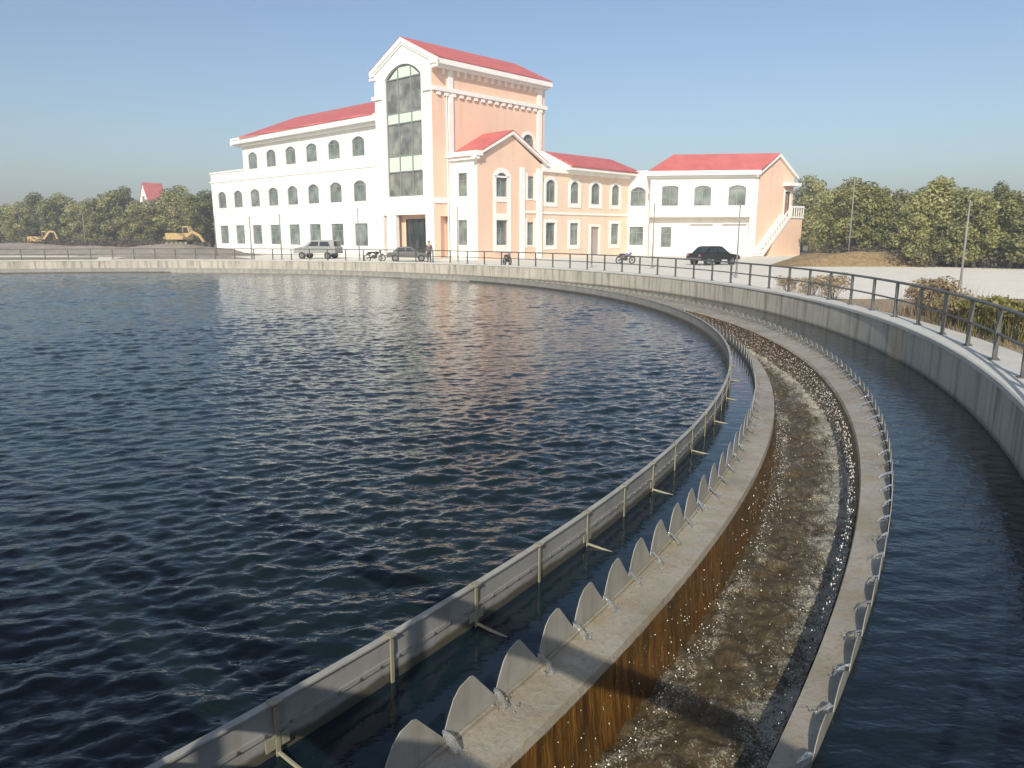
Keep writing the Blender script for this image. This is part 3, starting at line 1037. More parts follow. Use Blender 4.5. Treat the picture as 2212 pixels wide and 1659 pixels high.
# --- stair tower
TX0, TD = -8.4, 15.4
cur = arch_loop(-6.75, -1.45, 5.85, 17.7, 1.1, 15)
op1 = [(-7.7, 0.02), (-7.12, 0.02), (-7.12, 4.13), (-7.7, 4.13)]
op2 = [(-5.75, 0.02), (-1.2, 0.02), (-1.2, 4.13), (-5.75, 4.13)]
wall("wall", P_front, [(TX0, -0.3), (0, -0.3), (0, 17.6), (-3.95, 19.75), (TX0, 17.6)], [cur, op1, op2], "white_render", 0.45)
sop = [(0.8, 0.02), (2.02, 0.02), (2.02, 3.95), (0.8, 3.95)]
rw_lo = window(P_side, 11.95, 13.75, 9.4, 12.3, 0.85, 0.28, False)
wall("wall", P_side, [(0, -0.3), (TD, -0.3), (TD, 17.75), (0, 17.75)], [sop, rw_lo], "salmon_render", 0.45)
mb = MB()
mb.quad(W3(TX0, 0, -.3), W3(TX0, TD, -.3), W3(TX0, TD, 17.75), W3(TX0, 0, 17.75))
mb.poly([W3(TX0, TD, -.3), W3(0, TD, -.3), W3(0, TD, 17.6), W3(-3.95, TD, 19.75), W3(TX0, TD, 17.6)])
mb.build("wall", "salmon_render", bld)
# curtain window: panes, spandrels, painted sky sheen in the arch, mullions
cw = MB(); lo = cur; li = shrink(lo, 0.10); frame_ring(cw, P_front, lo, li, -0.30, -0.12)
for s in (-4.95, -3.05):
    bar(cw, P_front, s - .05, s + .05, 5.95, 17.45, -.28, -.13)
for z in (8.15, 9.6, 12.55, 13.5, 16.55):
    for a, b in ((-6.65, -5.0), (-4.9, -3.1), (-3.0, -1.55)):
        bar(cw, P_front, a, b, z - .045, z + .045, -.27, -.14)
cwo = cw.build("curtain_window", "window_frame_paint", bld)
mb = MB(); mb.poly([P_front.pt(s, z, -0.245) for s, z in shrink(lo, 0.07)]); mb.build("glass", "curtain_glass", cwo)
for z0, z1 in ((8.2, 9.55), (12.6, 13.45), (16.6, 17.5)):
    mb = MB()
    for a, b in ((-6.65, -5.0), (-4.9, -3.1), (-3.0, -1.55)):
        if z0 > 16:  # arch head: pale panels paint the sky-lit look of the glass
            a = max(a, -6.05); b = min(b, -2.15)
            if a == -6.05:
                mb.prism([P_front.pt(s, z, -.235) for s, z in ((-6.3, 16.62), (-5.0, 16.62), (-5.0, 17.42), (-5.4, 17.22))], tuple(P_front.o.to_3d() * .03)); continue
            if b == -2.15:
                mb.prism([P_front.pt(s, z, -.235) for s, z in ((-3.0, 16.62), (-1.9, 16.62), (-2.75, 17.2), (-3.0, 17.4))], tuple(P_front.o.to_3d() * .03)); continue
        bar(mb, P_front, a + .02, b - .02, z0, z1, -.235, -.2)
    mb.build("spandrel_and_sky_sheen", "spandrel_sky_tone", cwo)
# porch behind the openings
mb = MB()
mb.quad(W3(-8.2, 1.0, 0), W3(-0.55, 1.0, 0), W3(-0.55, 1.0, 4.4), W3(-8.2, 1.0, 4.4)); mb.quad(W3(-.56, .5, 0), W3(-.56, 2.3, 0), W3(-.56, 2.3, 4.4), W3(-.56, .5, 4.4))
mb.quad(W3(-8.2, .3, 4.35), W3(-0.3, .3, 4.35), W3(-0.3, 3.6, 4.35), W3(-8.2, 3.6, 4.35))
mb.quad(W3(-8.2, .3, 0), W3(-8.2, 3.6, 0), W3(-8.2, 3.6, 4.35), W3(-8.2, .3, 4.35))
mb.build("porch_wall", "salmon_render", bld)
mb = MB(); mb.hexa([W3(-8.2, -1.4, -.02), W3(.2, -1.4, -.02), W3(.2, 3.59, -.02), W3(-8.2, 3.59, -.02), W3(-8.2, -1.4, .15), W3(.2, -1.4, .15), W3(.2, 3.59, .15), W3(-8.2, 3.59, .15)])
mb.build("porch_floor", "walk_concrete", bld)
P_door = Plane(W2(-.45, .97), AX)
mb = MB()
frame_ring(mb, P_door, [(-4.75, .16), (-1.1, .16), (-1.1, 3.75), (-4.75, 3.75)], [(-4.6, .3), (-1.25, .3), (-1.25, 3.6), (-4.6, 3.6)], 0.0, .12)
for s in (-3.75, -2.9, -2.05):
    bar(mb, P_door, s - .05, s + .05, .3, 3.6, .01, .1)
for a, b in ((-4.6, -3.81), (-3.69, -2.96), (-2.84, -2.11), (-1.99, -1.25)):
    bar(mb, P_door, a, b, 2.75, 2.83, .01, .1)
do = mb.build("entrance_door", "dark_door", bld)
mb = MB(); mb.quad(P_door.pt(-4.65, .2, .04), P_door.pt(-1.2, .2, .04), P_door.pt(-1.2, 3.65, .04), P_door.pt(-4.65, 3.65, .04)); mb.build("glass", "car_glass", do)
mb = MB()
for s in (-3.05, -2.75):
    mb.tube([P_door.pt(s, 1.0, .17), P_door.pt(s, 1.7, .17)], 0.03, 6)
mb.build("handle", "rim_metal", do)
# belts, cornice with dentils, pilasters
mb = MB()
bar(mb, P_side, 0.0, TD + .15, 14.95, 15.3, 0.004, 0.28)
for k in range(16):
    bar(mb, P_side, 0.5 + k * .93, 0.95 + k * .93, 14.62, 14.945, 0.004, 0.2)
bar(mb, P_front, TX0 - .25, TX0 + 1.15, 14.95, 15.3, 0.004, 0.2); bar(mb, P_front, -1.1, 0.0, 14.95, 15.3, 0.004, 0.2)
mb.build("belt_course", "white_trim", bld)
mb = MB(); bar(mb, P_side, 0.002, 2.0, 5.15, 5.6, 0.004, 0.12); mb.build("belt_course", "white_trim", bld)
for s0, s1 in ((1.95, 2.5), (14.2, 14.8)):
    mb = MB(); bar(mb, P_side, s0, s1, 0.0, 16.89, 0.004, 0.16); mb.build("pilaster", "white_trim", bld)
mb = MB(); mb.tube([P_side.pt(1.7, 0.1, .1), P_side.pt(1.7, 14.6, .1)], .06, 8); mb.build("downpipe", "white_trim", bld)
mb = MB(); mb.tube([P_wing.pt(-8.65, 0.1, .1), P_wing.pt(-8.65, 12.8, .1)], .07, 8); mb.build("downpipe", "window_frame_paint", bld)
mb = MB()
bar(mb, P_side, -0.2, TD + .25, 17.12, 17.55, 0.006, .85)
bar(mb, P_side, 0.02, TD + .1, 16.9, 17.117, 0.006, 0.5)
for k in range(16):
    bar(mb, P_side, 1.2 + k * .9, 1.45 + k * .9, 16.45, 16.895, 0.005, 0.22)
P_tl = Plane(W2(TX0, 0), -BX)
bar(mb, P_tl, -TD - .25, 0.2, 17.12, 17.55, 0.006, .5)
mb.build("eaves", "white_trim", bld)
# white rake along the front gable with cornice returns
mb = MB()
zr, ze = 19.95, 17.55
for sgn in (-1, 1):
    xs = -3.95; xe = -3.95 + sgn * 4.95
    mb.prism([P_front.pt(xs, zr - .42, 0.005), P_front.pt(xe, ze - .36, 0.005), P_front.pt(xe, ze + .0, 0.005), P_front.pt(xs, zr + .0, 0.005)], tuple(P_front.o.to_3d() * .22))
    mb.prism([P_front.pt(xs, zr - .62, 0.005), P_front.pt(xe, ze - .58, 0.005), P_front.pt(xe, ze - .38, 0.005), P_front.pt(xs, zr - .43, 0.005)], tuple(P_front.o.to_3d() * .12))
    bar(mb, P_front, min(xe, xe - sgn * .8), max(xe, xe - sgn * .8), 16.75, 16.95, 0.005, 0.25)
mb.build("gable_trim", "white_trim", bld)
yb = TD + .25
roof_poly("roof", [
    [W3(.85, -.2, 17.58), W3(.85, yb, 17.58), W3(-3.95, yb - .5, 19.92), W3(-3.95, -.2, 19.92)],
    [W3(-3.95, -.2, 19.92), W3(-3.95, yb - .5, 19.92), W3(-8.9, yb, 17.56), W3(-8.9, -.2, 17.56)]], thick=.1)

# --- gabled pavilion
h = [window(P_pavf, 1.05, 2.25, 5.72, 7.8, 0.0), window(P_pavf, .95, 2.2, 1.3, 3.6, 0.0)]
wall("wall", P_pavf, [(0.005, -.3), (3.61, -.3), (3.61, 9.0), (0.005, 9.0)], h, "white_render")
h = [window(P_pavg, 4.5, 6.0, 5.75, 7.9, 0.45, 0.0, True), window(P_pavg, 4.5, 6.0, 1.3, 3.6, 0.0, 0.0, True),
     window(P_pavg, 8.85, 9.75, 5.7, 7.8, 0.0, 0.0, True), window(P_pavg, 8.78, 9.75, 1.25, 3.45, 0.0, 0.0, True)]
wall("wall", P_pavg, [(2.1, -.3), (10.9, -.3), (10.9, 8.95), (6.5, 11.35), (2.1, 8.95)], h, "salmon_render")
mb = MB()
bar(mb, P_pavg, 4.12, 4.5, 0.6, 7.6, 0.004, .07); bar(mb, P_pavg, 6.0, 6.5, 0.6, 7.6, 0.004, .07)
bar(mb, P_pavg, 4.5, 6.0, 3.6, 4.2, 0.004, .07); bar(mb, P_pavg, 4.5, 6.0, 5.25, 5.6, 0.004, .07); bar(mb, P_pavg, 4.5, 6.0, .6, 1.15, 0.004, .07)
lo2 = arch_loop(4.12, 6.5, 7.6, 8.35, 0.74, 11)
li2 = arch_loop(4.5, 6.0, 7.45, 7.9, 0.45, 11)
frame_ring(mb, P_pavg, lo2[2:] + [lo2[-1]], li2[2:] + [li2[-1]], 0.004, .07)
mb.build("window_surround", "white_trim", bld)
mb = MB()
bar(mb, P_pavg, 7.75, 8.38, 0, 8.55, 0.004, .14); bar(mb, P_pavg, 10.15, 10.9, 0, 8.55, 0.004, .14)
bar(mb, P_pavg, 8.38, 8.85, 5.5, 8.1, 0.004, .06); bar(mb, P_pavg, 9.75, 10.15, 5.5, 8.1, 0.004, .06); bar(mb, P_pavg, 8.38, 8.78, 1.0, 3.8, 0.004, .06); bar(mb, P_pavg, 9.75, 10.15, 1.0, 3.8, 0.004, .06)
mb.build("pilaster", "white_trim", bld)
mb = MB(); bar(mb, P_pavg, 8.38, 10.15, 4.3, 4.55, 0.004, .1); mb.build("belt_course", "white_trim", bld)
mb = MB()
bar(mb, P_pavf, .01, 4.0, 8.92, 9.2, 0.003, 0.3); bar(mb, P_pavf, .01, 4.1, 9.202, 9.62, -.3, 0.5)
for sgn in (-1, 1):
    ye = 6.5 + sgn * 5.1
    mb.prism([P_pavg.pt(6.5, 11.42, .004), P_pavg.pt(ye, 8.86, .004), P_pavg.pt(ye, 9.1, .004), P_pavg.pt(6.5, 11.68, .004)], tuple(P_pavg.o.to_3d() * .35))
mb.build("gable_trim", "white_trim", bld)
roof_poly("roof", [
    [W3(0.02, 1.6, 9.18), W3(3.95, 1.6, 9.18), W3(3.95, 6.5, 11.70), W3(0.02, 6.5, 11.70)],
    [W3(0.02, 11.6, 9.1), W3(3.95, 11.6, 9.1), W3(3.95, 6.5, 11.70), W3(0.02, 6.5, 11.70)]], thick=.1)
mb = MB(); mb.quad(W3(-2, 10.88, -.3), W3(3.6, 10.88, -.3), W3(3.6, 10.88, 9), W3(-2, 10.88, 9)); mb.build("wall", "salmon_render", bld)

# --- peach link
h = []
for a, b in ((11.7, 13.15), (15.55, 16.95), (19.05, 20.6), (22.75, 24.2)):
    h.append(window(P_link, a, b, 5.45, 7.65, 0.5, 0.3, True))
    if abs(a - 19.05) > .1:
        h.append(window(P_link, a, b, 1.2, 3.45, 0.0, 0.3, True))
dlo = arch_loop(19.1, 20.55, 0.05, 3.1, 0)
h.append(dlo)
mb = MB(); frame_ring(mb, P_link, dlo, shrink(dlo, .12), -.2, -.08); bar(mb, P_link, 19.22, 20.43, 2.35, 2.45, -.19, -.09)
dd = mb.build("side_door", "rose_door", bld)
mb = MB(); mb.poly([P_link.pt(s, z, -.15) for s, z in shrink(dlo, .08)]); mb.build("door_leaf", "rose_door", dd)
mb = MB(); frame_ring(mb, P_link, arch_loop(18.85, 20.8, 0.0, 3.35, 0), dlo, .002, .07); mb.build("surround", "white_trim", dd)
wall("wall", P_link, [(10.89, -.3), (26.0, -.3), (26.0, 9.0), (10.89, 9.0)], h, "peach_render")
mb = MB(); bar(mb, P_link, 10.91, 25.98, 4.28, 4.5, .003, .1); mb.build("belt_course", "white_trim", bld)
mb = MB(); bar(mb, P_link, 10.92, 25.98, 8.35, 8.7, .003, .28); bar(mb, P_link, 10.92, 14.6, 8.71, 9.05, -.2, .1); bar(mb, P_link, 14.4, 26.9, 8.71, 8.95, .001, .95); mb.build("eaves", "white_trim", bld)
mb = MB(); mb.prism([W3(4.5, 14.3, 8.96), W3(.6, 14.3, 10.75), W3(-3.2, 14.3, 8.96)], tuple((BX * .25).to_3d())); mb.build("gable_trim", "white_trim", bld)
roof_poly("roof", [
    [W3(4.5, 14.6, 8.97), W3(4.5, 27.0, 8.97), W3(.6, 26.3, 10.6), W3(.6, 14.6, 10.6)],
    [W3(-3.2, 14.6, 8.97), W3(-3.2, 27.0, 8.97), W3(.6, 26.3, 10.6), W3(.6, 14.6, 10.6)],
    [W3(4.5, 27.0, 8.97), W3(-3.2, 27.0, 8.97), W3(.6, 26.3, 10.6)]])
mb = MB(); mb.quad(W3(-3, 10.9, 8.6), W3(3.4, 10.9, 8.6), W3(3.4, 26.4, 8.6), W3(-3, 26.4, 8.6)); mb.quad(W3(-3, 16.2, -.3), W3(-3, 26, -.3), W3(-3, 26, 9), W3(-3, 16.2, 9)); mb.build("wall", "peach_render", bld)

# --- narrow white bay between link and right wing
L_ = (NBp - NA).length
h = [window(P_nar, .2, 2.0, 5.42, 7.5, .45, 0, True), window(P_nar, .2, 1.85, 1.06, 3.15, 0, 0, True)]
wall("wall", P_nar, [(0, -.3), (L_, -.3), (L_, 9.1), (0, 9.1)], h, "white_render")
mb = MB(); bar(mb, P_nar, 0.002, L_, 9.1, 9.24, -.25, .1); mb.build("parapet_coping", "white_trim", bld)
mb = MB()
b2 = RP1 + n_in * 3.9
mb.quad((NBp.x, NBp.y, ZG - .3), (RP1.x, RP1.y, ZG - .3), (RP1.x, RP1.y, ZG + 8.6), (NBp.x, NBp.y, ZG + 8.6))
mb.build("wall", "white_render", bld)

# --- right wing: overhanging upper storey, recessed ground storey with two garage doors
LW = (RP2 - RP1).length
def rs_(px):   # helper: position along the wing from its left corner, metres
    return px
wins = [(1.2, 2.95), (4.6, 6.36), (8.15, 9.95)]
h = [window(P_rw, a, b, 5.28, 7.38, .28 if i else .12, 0, True) for i, (a, b) in enumerate(wins)]
wall("wall", P_rw, [(0, 4.1), (LW, 4.1), (LW, 8.7), (0, 8.7)], h, "white_render")
P_lo = Plane(RP1 - P_rw.o * 1.0, P_rw.d)
g1 = [(4.36, .02), (6.84, .02), (6.84, 3.35), (4.36, 3.35)]; g2 = [(7.8, .02), (10.4, .02), (10.4, 3.35), (7.8, 3.35)]
h2 = [window(P_lo, 1.32, 2.46, .9, 3.07, 0, 0, True), g1, g2]
wall("wall", P_lo, [(0, -.3), (LW, -.3), (LW, 4.2), (0, 4.2)], h2, "white_render", 0.35)
mb = MB(); mb.quad(P_rw.pt(0, 4.1, 0), P_rw.pt(LW, 4.1, 0), P_rw.pt(LW, 4.1, -1.0), P_rw.pt(0, 4.1, -1.0)); mb.build("soffit", "salmon_render", bld)
mb = MB(); bar(mb, P_rw, LW - .65, LW - .002, -.2, 4.095, -.99, -.004); mb.build("pier", "white_trim", bld)
for g in (g1, g2):
    mb = MB()
    for k in range(6):
        z0 = .03 + k * .545
        bar(mb, P_lo, g[0][0], g[1][0], z0, z0 + .535, -.36, -.28)
    mb.build("garage_door", "white_render", bld)
# gable end with outside stair
P_gd = P_gab
dl = arch_loop(4.65, 5.55, 4.22, 6.85, 0)
LG = 6.1
wall("wall", P_gab, [(0, -.3), (LG, -.3), (LG, 8.4), (3.05, 10.45), (0, 8.4)], [dl], "salmon_render")
mb = MB(); frame_ring(mb, P_gab, dl, shrink(dl, .09), -.2, -.05)
d3 = mb.build("upper_door", "dark_door", bld)
mb = MB(); mb.poly([P_gab.pt(s, z, -.12) for s, z in shrink(dl, .07)]); mb.build("door_leaf", "house_brown", d3)
mb = MB(); frame_ring(mb, P_gab, arch_loop(4.48, 5.72, 4.22, 7.0, 0), dl, .003, .06); mb.build("surround", "white_trim", d3)
mb = MB(); bar(mb, P_gab, 4.2, 6.2, 7.42, 7.75, .003, .9); mb.build("door_canopy", "white_trim", bld)
mb = MB()
mb.quad(*[(p.x, p.y, ZG + z) for p, z in ((RP3, -.3), (RP4, -.3), (RP4, 8.5), (RP3, 8.5))])
mb.quad(*[(p.x, p.y, ZG + z) for p, z in ((RP4, -.3), (RP1, -.3), (RP1, 8.6), (RP4, 8.6))])
mb.build("wall", "white_render", bld)
st = MB()
nst = 15
for k in range(nst):
    s0 = 4.1 - k * .29; z = 4.2 - (k + 1) * .262
    bar(st, P_gab, s0 - .29, s0, z - .2, z, .05, 1.25)
bar(st, P_gab, 4.1, 6.4, 4.0, 4.2, .05, 1.35)
so = st.build("outside_stair", "white_trim", bld)
for f in (.02, 1.25):
    mb = MB()
    mb.prism([P_gab.pt(4.1, 4.0, f), P_gab.pt(-.25, .05, f), P_gab.pt(-.25, .5, f), P_gab.pt(4.1, 4.45, f)], tuple(P_gab.o.to_3d() * .1))
    mb.build("stair_string", "white_trim", so)
mb = MB()
for k in range(12):
    s = 4.05 - k * .37; zb = 4.3 - k * .336
    bar(mb, P_gab, s - .05, s + .05, zb, zb + .85, 1.27, 1.34)
mb.prism([P_gab.pt(4.15, 5.1, 1.25), P_gab.pt(-.3, 1.1, 1.25), P_gab.pt(-.3, 1.3, 1.25), P_gab.pt(4.15, 5.3, 1.25)], tuple(P_gab.o.to_3d() * .1))
bar(mb, P_gab, 4.15, 6.4, 5.1, 5.3, 1.25, 1.35)
for k in range(6):
    bar(mb, P_gab, 4.25 + k * .4, 4.35 + k * .4, 4.21, 5.09, 1.27, 1.34)
mb.build("balustrade", "white_trim", so)
mb = MB(); mb.prism([P_gab.pt(1.6, -.3, 1.24), P_gab.pt(6.3, -.3, 1.24), P_gab.pt(6.3, 3.95, 1.24), P_gab.pt(4.2, 3.95, 1.24), P_gab.pt(1.6, 1.5, 1.24)], tuple(P_gab.o.to_3d() * -1.15)); mb.build("stair_wall", "salmon_render", so)
# eaves and roof
mb = MB()
bar(mb, P_rw, -.35, LW + .1, 8.2, 8.4, .003, .3); bar(mb, P_rw, -.5, LW + .1, 8.403, 8.85, -.1, .7)
mb.prism([P_gab.pt(3.05, 10.4, .005), P_gab.pt(-.5, 8.2, .005), P_gab.pt(-.5, 8.5, .005), P_gab.pt(3.05, 10.72, .005)], tuple(P_gab.o.to_3d() * .3))
mb.prism([P_gab.pt(3.05, 10.4, .005), P_gab.pt(6.5, 8.2, .005), P_gab.pt(6.5, 8.5, .005), P_gab.pt(3.05, 10.72, .005)], tuple(P_gab.o.to_3d() * .3))
mb.build("eaves", "white_trim", bld)
ap = RP2 + GD * 3.05 + P_gab.o * .28
rl = ap - P_rw.d * 11.2
e_l = RP1 + P_rw.o * .55 - P_rw.d * .35; e_r = RP2 + P_rw.o * .55 + P_rw.d * .1
b_r = RP3 + GD * .55; b_l = RP4 + n_in * .5 - P_rw.d * .35
def z3_(p, z): return (p.x, p.y, ZG + z)
roof_poly("roof", [
    [z3_(e_l, 8.8), z3_(e_r, 8.8), z3_(ap, 10.66), z3_(rl, 10.66)],
    [z3_(e_l, 8.8), z3_(rl, 10.66), z3_(b_l, 8.8)],
    [z3_(b_l, 8.8), z3_(rl, 10.66), z3_(ap, 10.66), z3_(b_r, 8.5)]], thick=.1)

# ------------------------------------------------------------------ trees
def leaf_cloud(mb, clumps, n, size, rs, flat=0.0):
    tot = sum(c[3] for c in clumps)
    for (x, y, z, wgt, rx, rz) in clumps:
        m = int(n * wgt / tot)
        u = rs.normal(size=(m, 3)); u /= np.linalg.norm(u, axis=1)[:, None]
        rad = rs.uniform(0, 1, m) ** 0.38
        P = u * rad[:, None] * np.array([rx, rx, rz]) + np.array([x, y, z])
        nrm = u * 0.7 + rs.normal(size=(m, 3)) * 0.6 + np.array([0, 0, 0.25])
        nrm /= np.linalg.norm(nrm, axis=1)[:, None]
        t = np.cross(nrm, rs.normal(size=(m, 3))); t /= np.linalg.norm(t, axis=1)[:, None]
        b = np.cross(nrm, t)
        s = size * rs.uniform(0.6, 1.35, m)[:, None]
        for k in range(m):
            i = len(mb.v)
            a = t[k] * s[k]; c = b[k] * s[k] * 0.55
            p = P[k]
            mb.v += [tuple(p - a), tuple(p - c), tuple(p + a), tuple(p + c)]
            mb.f.append((i, i + 1, i + 2, i + 3))
def make_tree(seed, h, wdt, leaf, base=0.22, n=3800, size=0.125, cone=0.4):
    rs = np.random.RandomState(seed)
    root = empty("tree", (0, 0, 0), local=True)
    mb = MB()
    top = h * 0.86
    trunk = [(0, 0, -.1)] + [(rs.normal(0, .03) * h * .3, rs.normal(0, .03) * h * .3, top * k / 5) for k in range(1, 6)]
    mb.tube(trunk, [0.030 * h * (1 - .85 * k / 5) for k in range(6)], 7)
    clumps = []
    nl = 15
    for q in range(nl):
        f = base + (1 - base) * (q + rs.uniform(0, .8)) / nl
        z = h * f
        prof = min(1.0, 0.55 + 1.4 * (f - base)) * (1 - cone * max(0, (f - 0.45) / 0.55)) * (1 if f < .9 else .55)
        rr = wdt * .5 * prof * rs.uniform(.35, .8)
        a = q * 2.4 + rs.uniform(-.5, .5)
        x, y = rr * math.cos(a), rr * math.sin(a)
        mb.tube([(trunk[min(5, int(f * 5))][0], trunk[min(5, int(f * 5))][1], z - h * .12), (x * .6, y * .6, z - h * .03), (x, y, z)], [.010 * h, .006 * h, .003 * h], 5, False)
        r = wdt * rs.uniform(.15, .25)
        clumps.append((x, y, z, r * r, r, r * rs.uniform(.7, 1.1)))
    clumps.append((rs.normal(0, .05), 0, h * .93, (wdt * .12) ** 2, wdt * .12, h * .09))
    mb.build("trunk", "bark", root, smooth=True)
    lb = MB(); leaf_cloud(lb, clumps, n, size, rs)
    lb.build("crown", leaf, root, recalc=False)
    return root
protos = [make_tree(1, 6.0, 3.6, "tree_leaves", .2), make_tree(2, 6.4, 3.2, "tree_leaves", .16, cone=.6), make_tree(3, 5.2, 3.8, "tree_leaves", .12, cone=.3),
          make_tree(4, 6.2, 3.2, "dark_leaves", .2, cone=.6), make_tree(5, 5.0, 3.6, "dark_leaves", .14)]
used = [False] * len(protos)
def tree(px, D, top_px, var, label, group, wide=1.0):
    """px: where it grows across the view; D distance; top_px: how tall it reads - turned into metres here"""
    h0 = (6.0, 6.4, 5.2, 6.2, 5.0)[var]
    x = (px - 1106) / 1600 * D * 1.0
    hgt = 2.3 + (506 - top_px) / 1600 * D
    o = protos[var] if not used[var] else copy_tree(protos[var])
    used[var] = True
    o.location = (x, D, ZG)
    s = hgt / (h0 * 1.0)
    o.scale = (s * wide, s * wide, s)
    o.rotation_euler = (0, 0, random.uniform(0, 6.28))
    tag(o, label, "tree", group)
G_R = "trees of the plantation right of the building"; G_L = "trees beyond the far left bank of the tank"
right_front = [
    (1738, 92, 397, 0, "bushy light green tree just right of the outside stair", 1.0),
    (1792, 65, 424, 2, "low round green tree second right of the outside stair", 1.1),
    (1832, 62, 403, 0, "tall green tree behind the left slim pole of the right plantation", 1.2),
    (1880, 61.5, 416, 1, "green tree between the left slim pole and the plantation's tallest peak, nearer the pole", 1.1),
    (1925, 61, 424, 3, "narrow dark-topped tree left of the plantation's tallest peak", 1.0),
    (2003, 54, 396, 1, "tallest pointed tree of the right plantation", 1.35),
    (1962, 54, 436, 2, "low spreading tree at the left foot of the plantation's tallest tree", 1.0),
    (2055, 53, 424, 4, "dusky green tree right behind the right slim pole", 1.1),
    (2092, 52, 430, 2, "pale green rounded tree just right of the right slim pole", 1.05),
    (2128, 53, 410, 3, "narrow spire-topped tree near the right edge of the plantation", 0.8),
    (2168, 51, 428, 0, "broad green tree second from the right edge of the plantation", 1.2),
    (2215, 50, 424, 4, "dusky green tree cut by the right edge of the photo", 1.2),
    (2275, 50, 420, 0, "green tree at the far right end of the plantation row", 1.2)]
for px, D, tp, v, lb, wd in right_front:
    tree(px, D, tp, v, lb, G_R, wd)
for px, D, tp, v in ((1765, 80, 425, 3), (1812, 71, 418, 4), (1860, 70, 420, 3), (1905, 68, 428, 2), (1945, 67, 430, 3), (1985, 66, 420, 4), (2030, 65, 424, 3), (2078, 64, 428, 4), (2110, 62, 430, 0), (2150, 62, 428, 3), (2195, 60, 430, 2), (2240, 60, 424, 3), (1720, 100, 420, 3)):
    tree(px, D, tp, v, "olive green tree filling the back row of the right plantation", "back row trees of the right plantation", 1.3)
left_front = [
    (15, 118, 448, 4, "dark low tree at the left edge of the photo", 1.2), (62, 116, 450, 2, "light green low tree left of the first yellow excavator", 1.2),
    (100, 120, 427, 3, "pointed dark tree rising behind the first yellow excavator", 1.1), (128, 118, 440, 0, "green tree between the pointed tree and the round dark crown", 1.0),
    (156, 122, 430, 4, "round dark-crowned tree right of the pointed tree", 1.1), (192, 118, 446, 2, "low bushy tree left of the far slim pole", 1.2),
    (228, 116, 440, 0, "green tree just right of the far slim pole", 1.2), (262, 117, 426, 0, "leafy green tree left of the red-roofed house", 1.2),
    (288, 119, 416, 3, "dark tree touching the left side of the red-roofed house", 1.0), (322, 112, 446, 2, "low tree in front of the red-roofed house", 1.3),
    (352, 114, 442, 4, "dusky tree at the right foot of the red-roofed house", 1.1), (398, 112, 416, 0, "tall green tree above the second yellow excavator", 1.2),
    (432, 108, 428, 1, "green tree against the white left end of the building", 1.2), (470, 112, 424, 3, "dark tree half hidden by the left end of the building", 1.2),
    (-45, 116, 446, 2, "low tree just beyond the left edge of the photo", 1.3)]
for px, D, tp, v, lb, wd in left_front:
    tree(px, D, tp, v, lb, G_L, wd)
for px, D, tp, v in ((40, 132, 452, 3), (85, 134, 446, 4), (140, 134, 440, 0), (175, 136, 442, 3), (212, 132, 446, 4), (246, 134, 440, 3), (305, 130, 440, 4), (375, 128, 436, 3), (415, 126, 432, 2), (450, 126, 430, 4), (-10, 132, 450, 3)):
    tree(px, D, tp, v, "hazy green tree filling the back row beyond the left bank", "back row trees beyond the left bank", 1.4)

# low brown brush under the trees (cannot be counted: one object each)
def brush(name, spans, h, n, size, mat, label, seed):
    rs = np.random.RandomState(seed); lb = MB(); cl = []
    for (x0, y0, x1, y1, k) in spans:
        for q in range(k):
            f = (q + rs.uniform(0, 1)) / k
            cl.append((x0 + (x1 - x0) * f + rs.normal(0, .5), y0 + (y1 - y0) * f + rs.normal(0, .8), ZG + h * .35 + rs.uniform(0, .2), 1.0, rs.uniform(.6, 1.2), h * rs.uniform(.4, .8)))
    leaf_cloud(lb, cl, n, size, rs)
    o = lb.build(name, mat, None, recalc=False)
    tag(o, label, "brush", kind="stuff")
brush("undergrowth", [(25, 63, 33, 60, 26), (28, 54.5, 40, 51.5, 34), (26, 60, 34, 55, 16)], 1.5, 9000, .11, "brush_leaves", "brown tangled undergrowth beneath the right plantation", 41)
brush("undergrowth", [(-84, 112, -46, 103, 70), (-60, 101, -44, 97, 20)], 1.7, 9000, .16, "brush_leaves", "brown undergrowth beneath the trees beyond the left bank", 42)

# ------------------------------------------------------------------ dry and green shrubs beside the walkway
def make_shrub(seed, mat, h, wdt, n, size):
    rs = np.random.RandomState(seed)
    root = empty("shrub", (0, 0, 0), local=True)
    mb = MB(); cl = []
    for q in range(9):
        a = q * 2.4; r = wdt * .32 * rs.uniform(.3, 1); z = h * rs.uniform(.3, .85)
        x, y = r * math.cos(a), r * math.sin(a)
        mb.tube([(x * .2, y * .2, 0), (x * .7, y * .7, z * .6), (x, y, z)], [.012, .009, .004], 5, False)
        cl.append((x, y, z, 1, wdt * rs.uniform(.14, .26), h * rs.uniform(.14, .26)))
    mb.build("stem", "bark", root)
    lb = MB(); leaf_cloud(lb, cl, n, size, rs)
    for q in range(120):
        a = rs.uniform(0, 6.28); r = wdt * .45 * rs.uniform(0, 1) ** .5; x, y = r * math.cos(a), r * math.sin(a)
        l = h * rs.uniform(.5, 1.15); lx, ly = rs.normal(0, .12, 2)
        i = len(lb.v); lb.v += [(x - .006, y, 0), (x + .006, y, 0), (x + lx, y + ly, l)]; lb.f.append((i, i + 1, i + 2))
    lb.build("foliage", mat, root, recalc=False)
    return root
shrub_p = {"dry_leaves": make_shrub(1, "dry_leaves", 1.0, 1.7, 1500, .045), "shrub_olive": make_shrub(2, "shrub_olive", .95, 1.6, 1700, .045), "shrub_green": make_shrub(3, "shrub_green", .9, 1.6, 1900, .05)}
su = {k: False for k in shrub_p}
G_S = "shrubs growing along the walkway beside the railing"
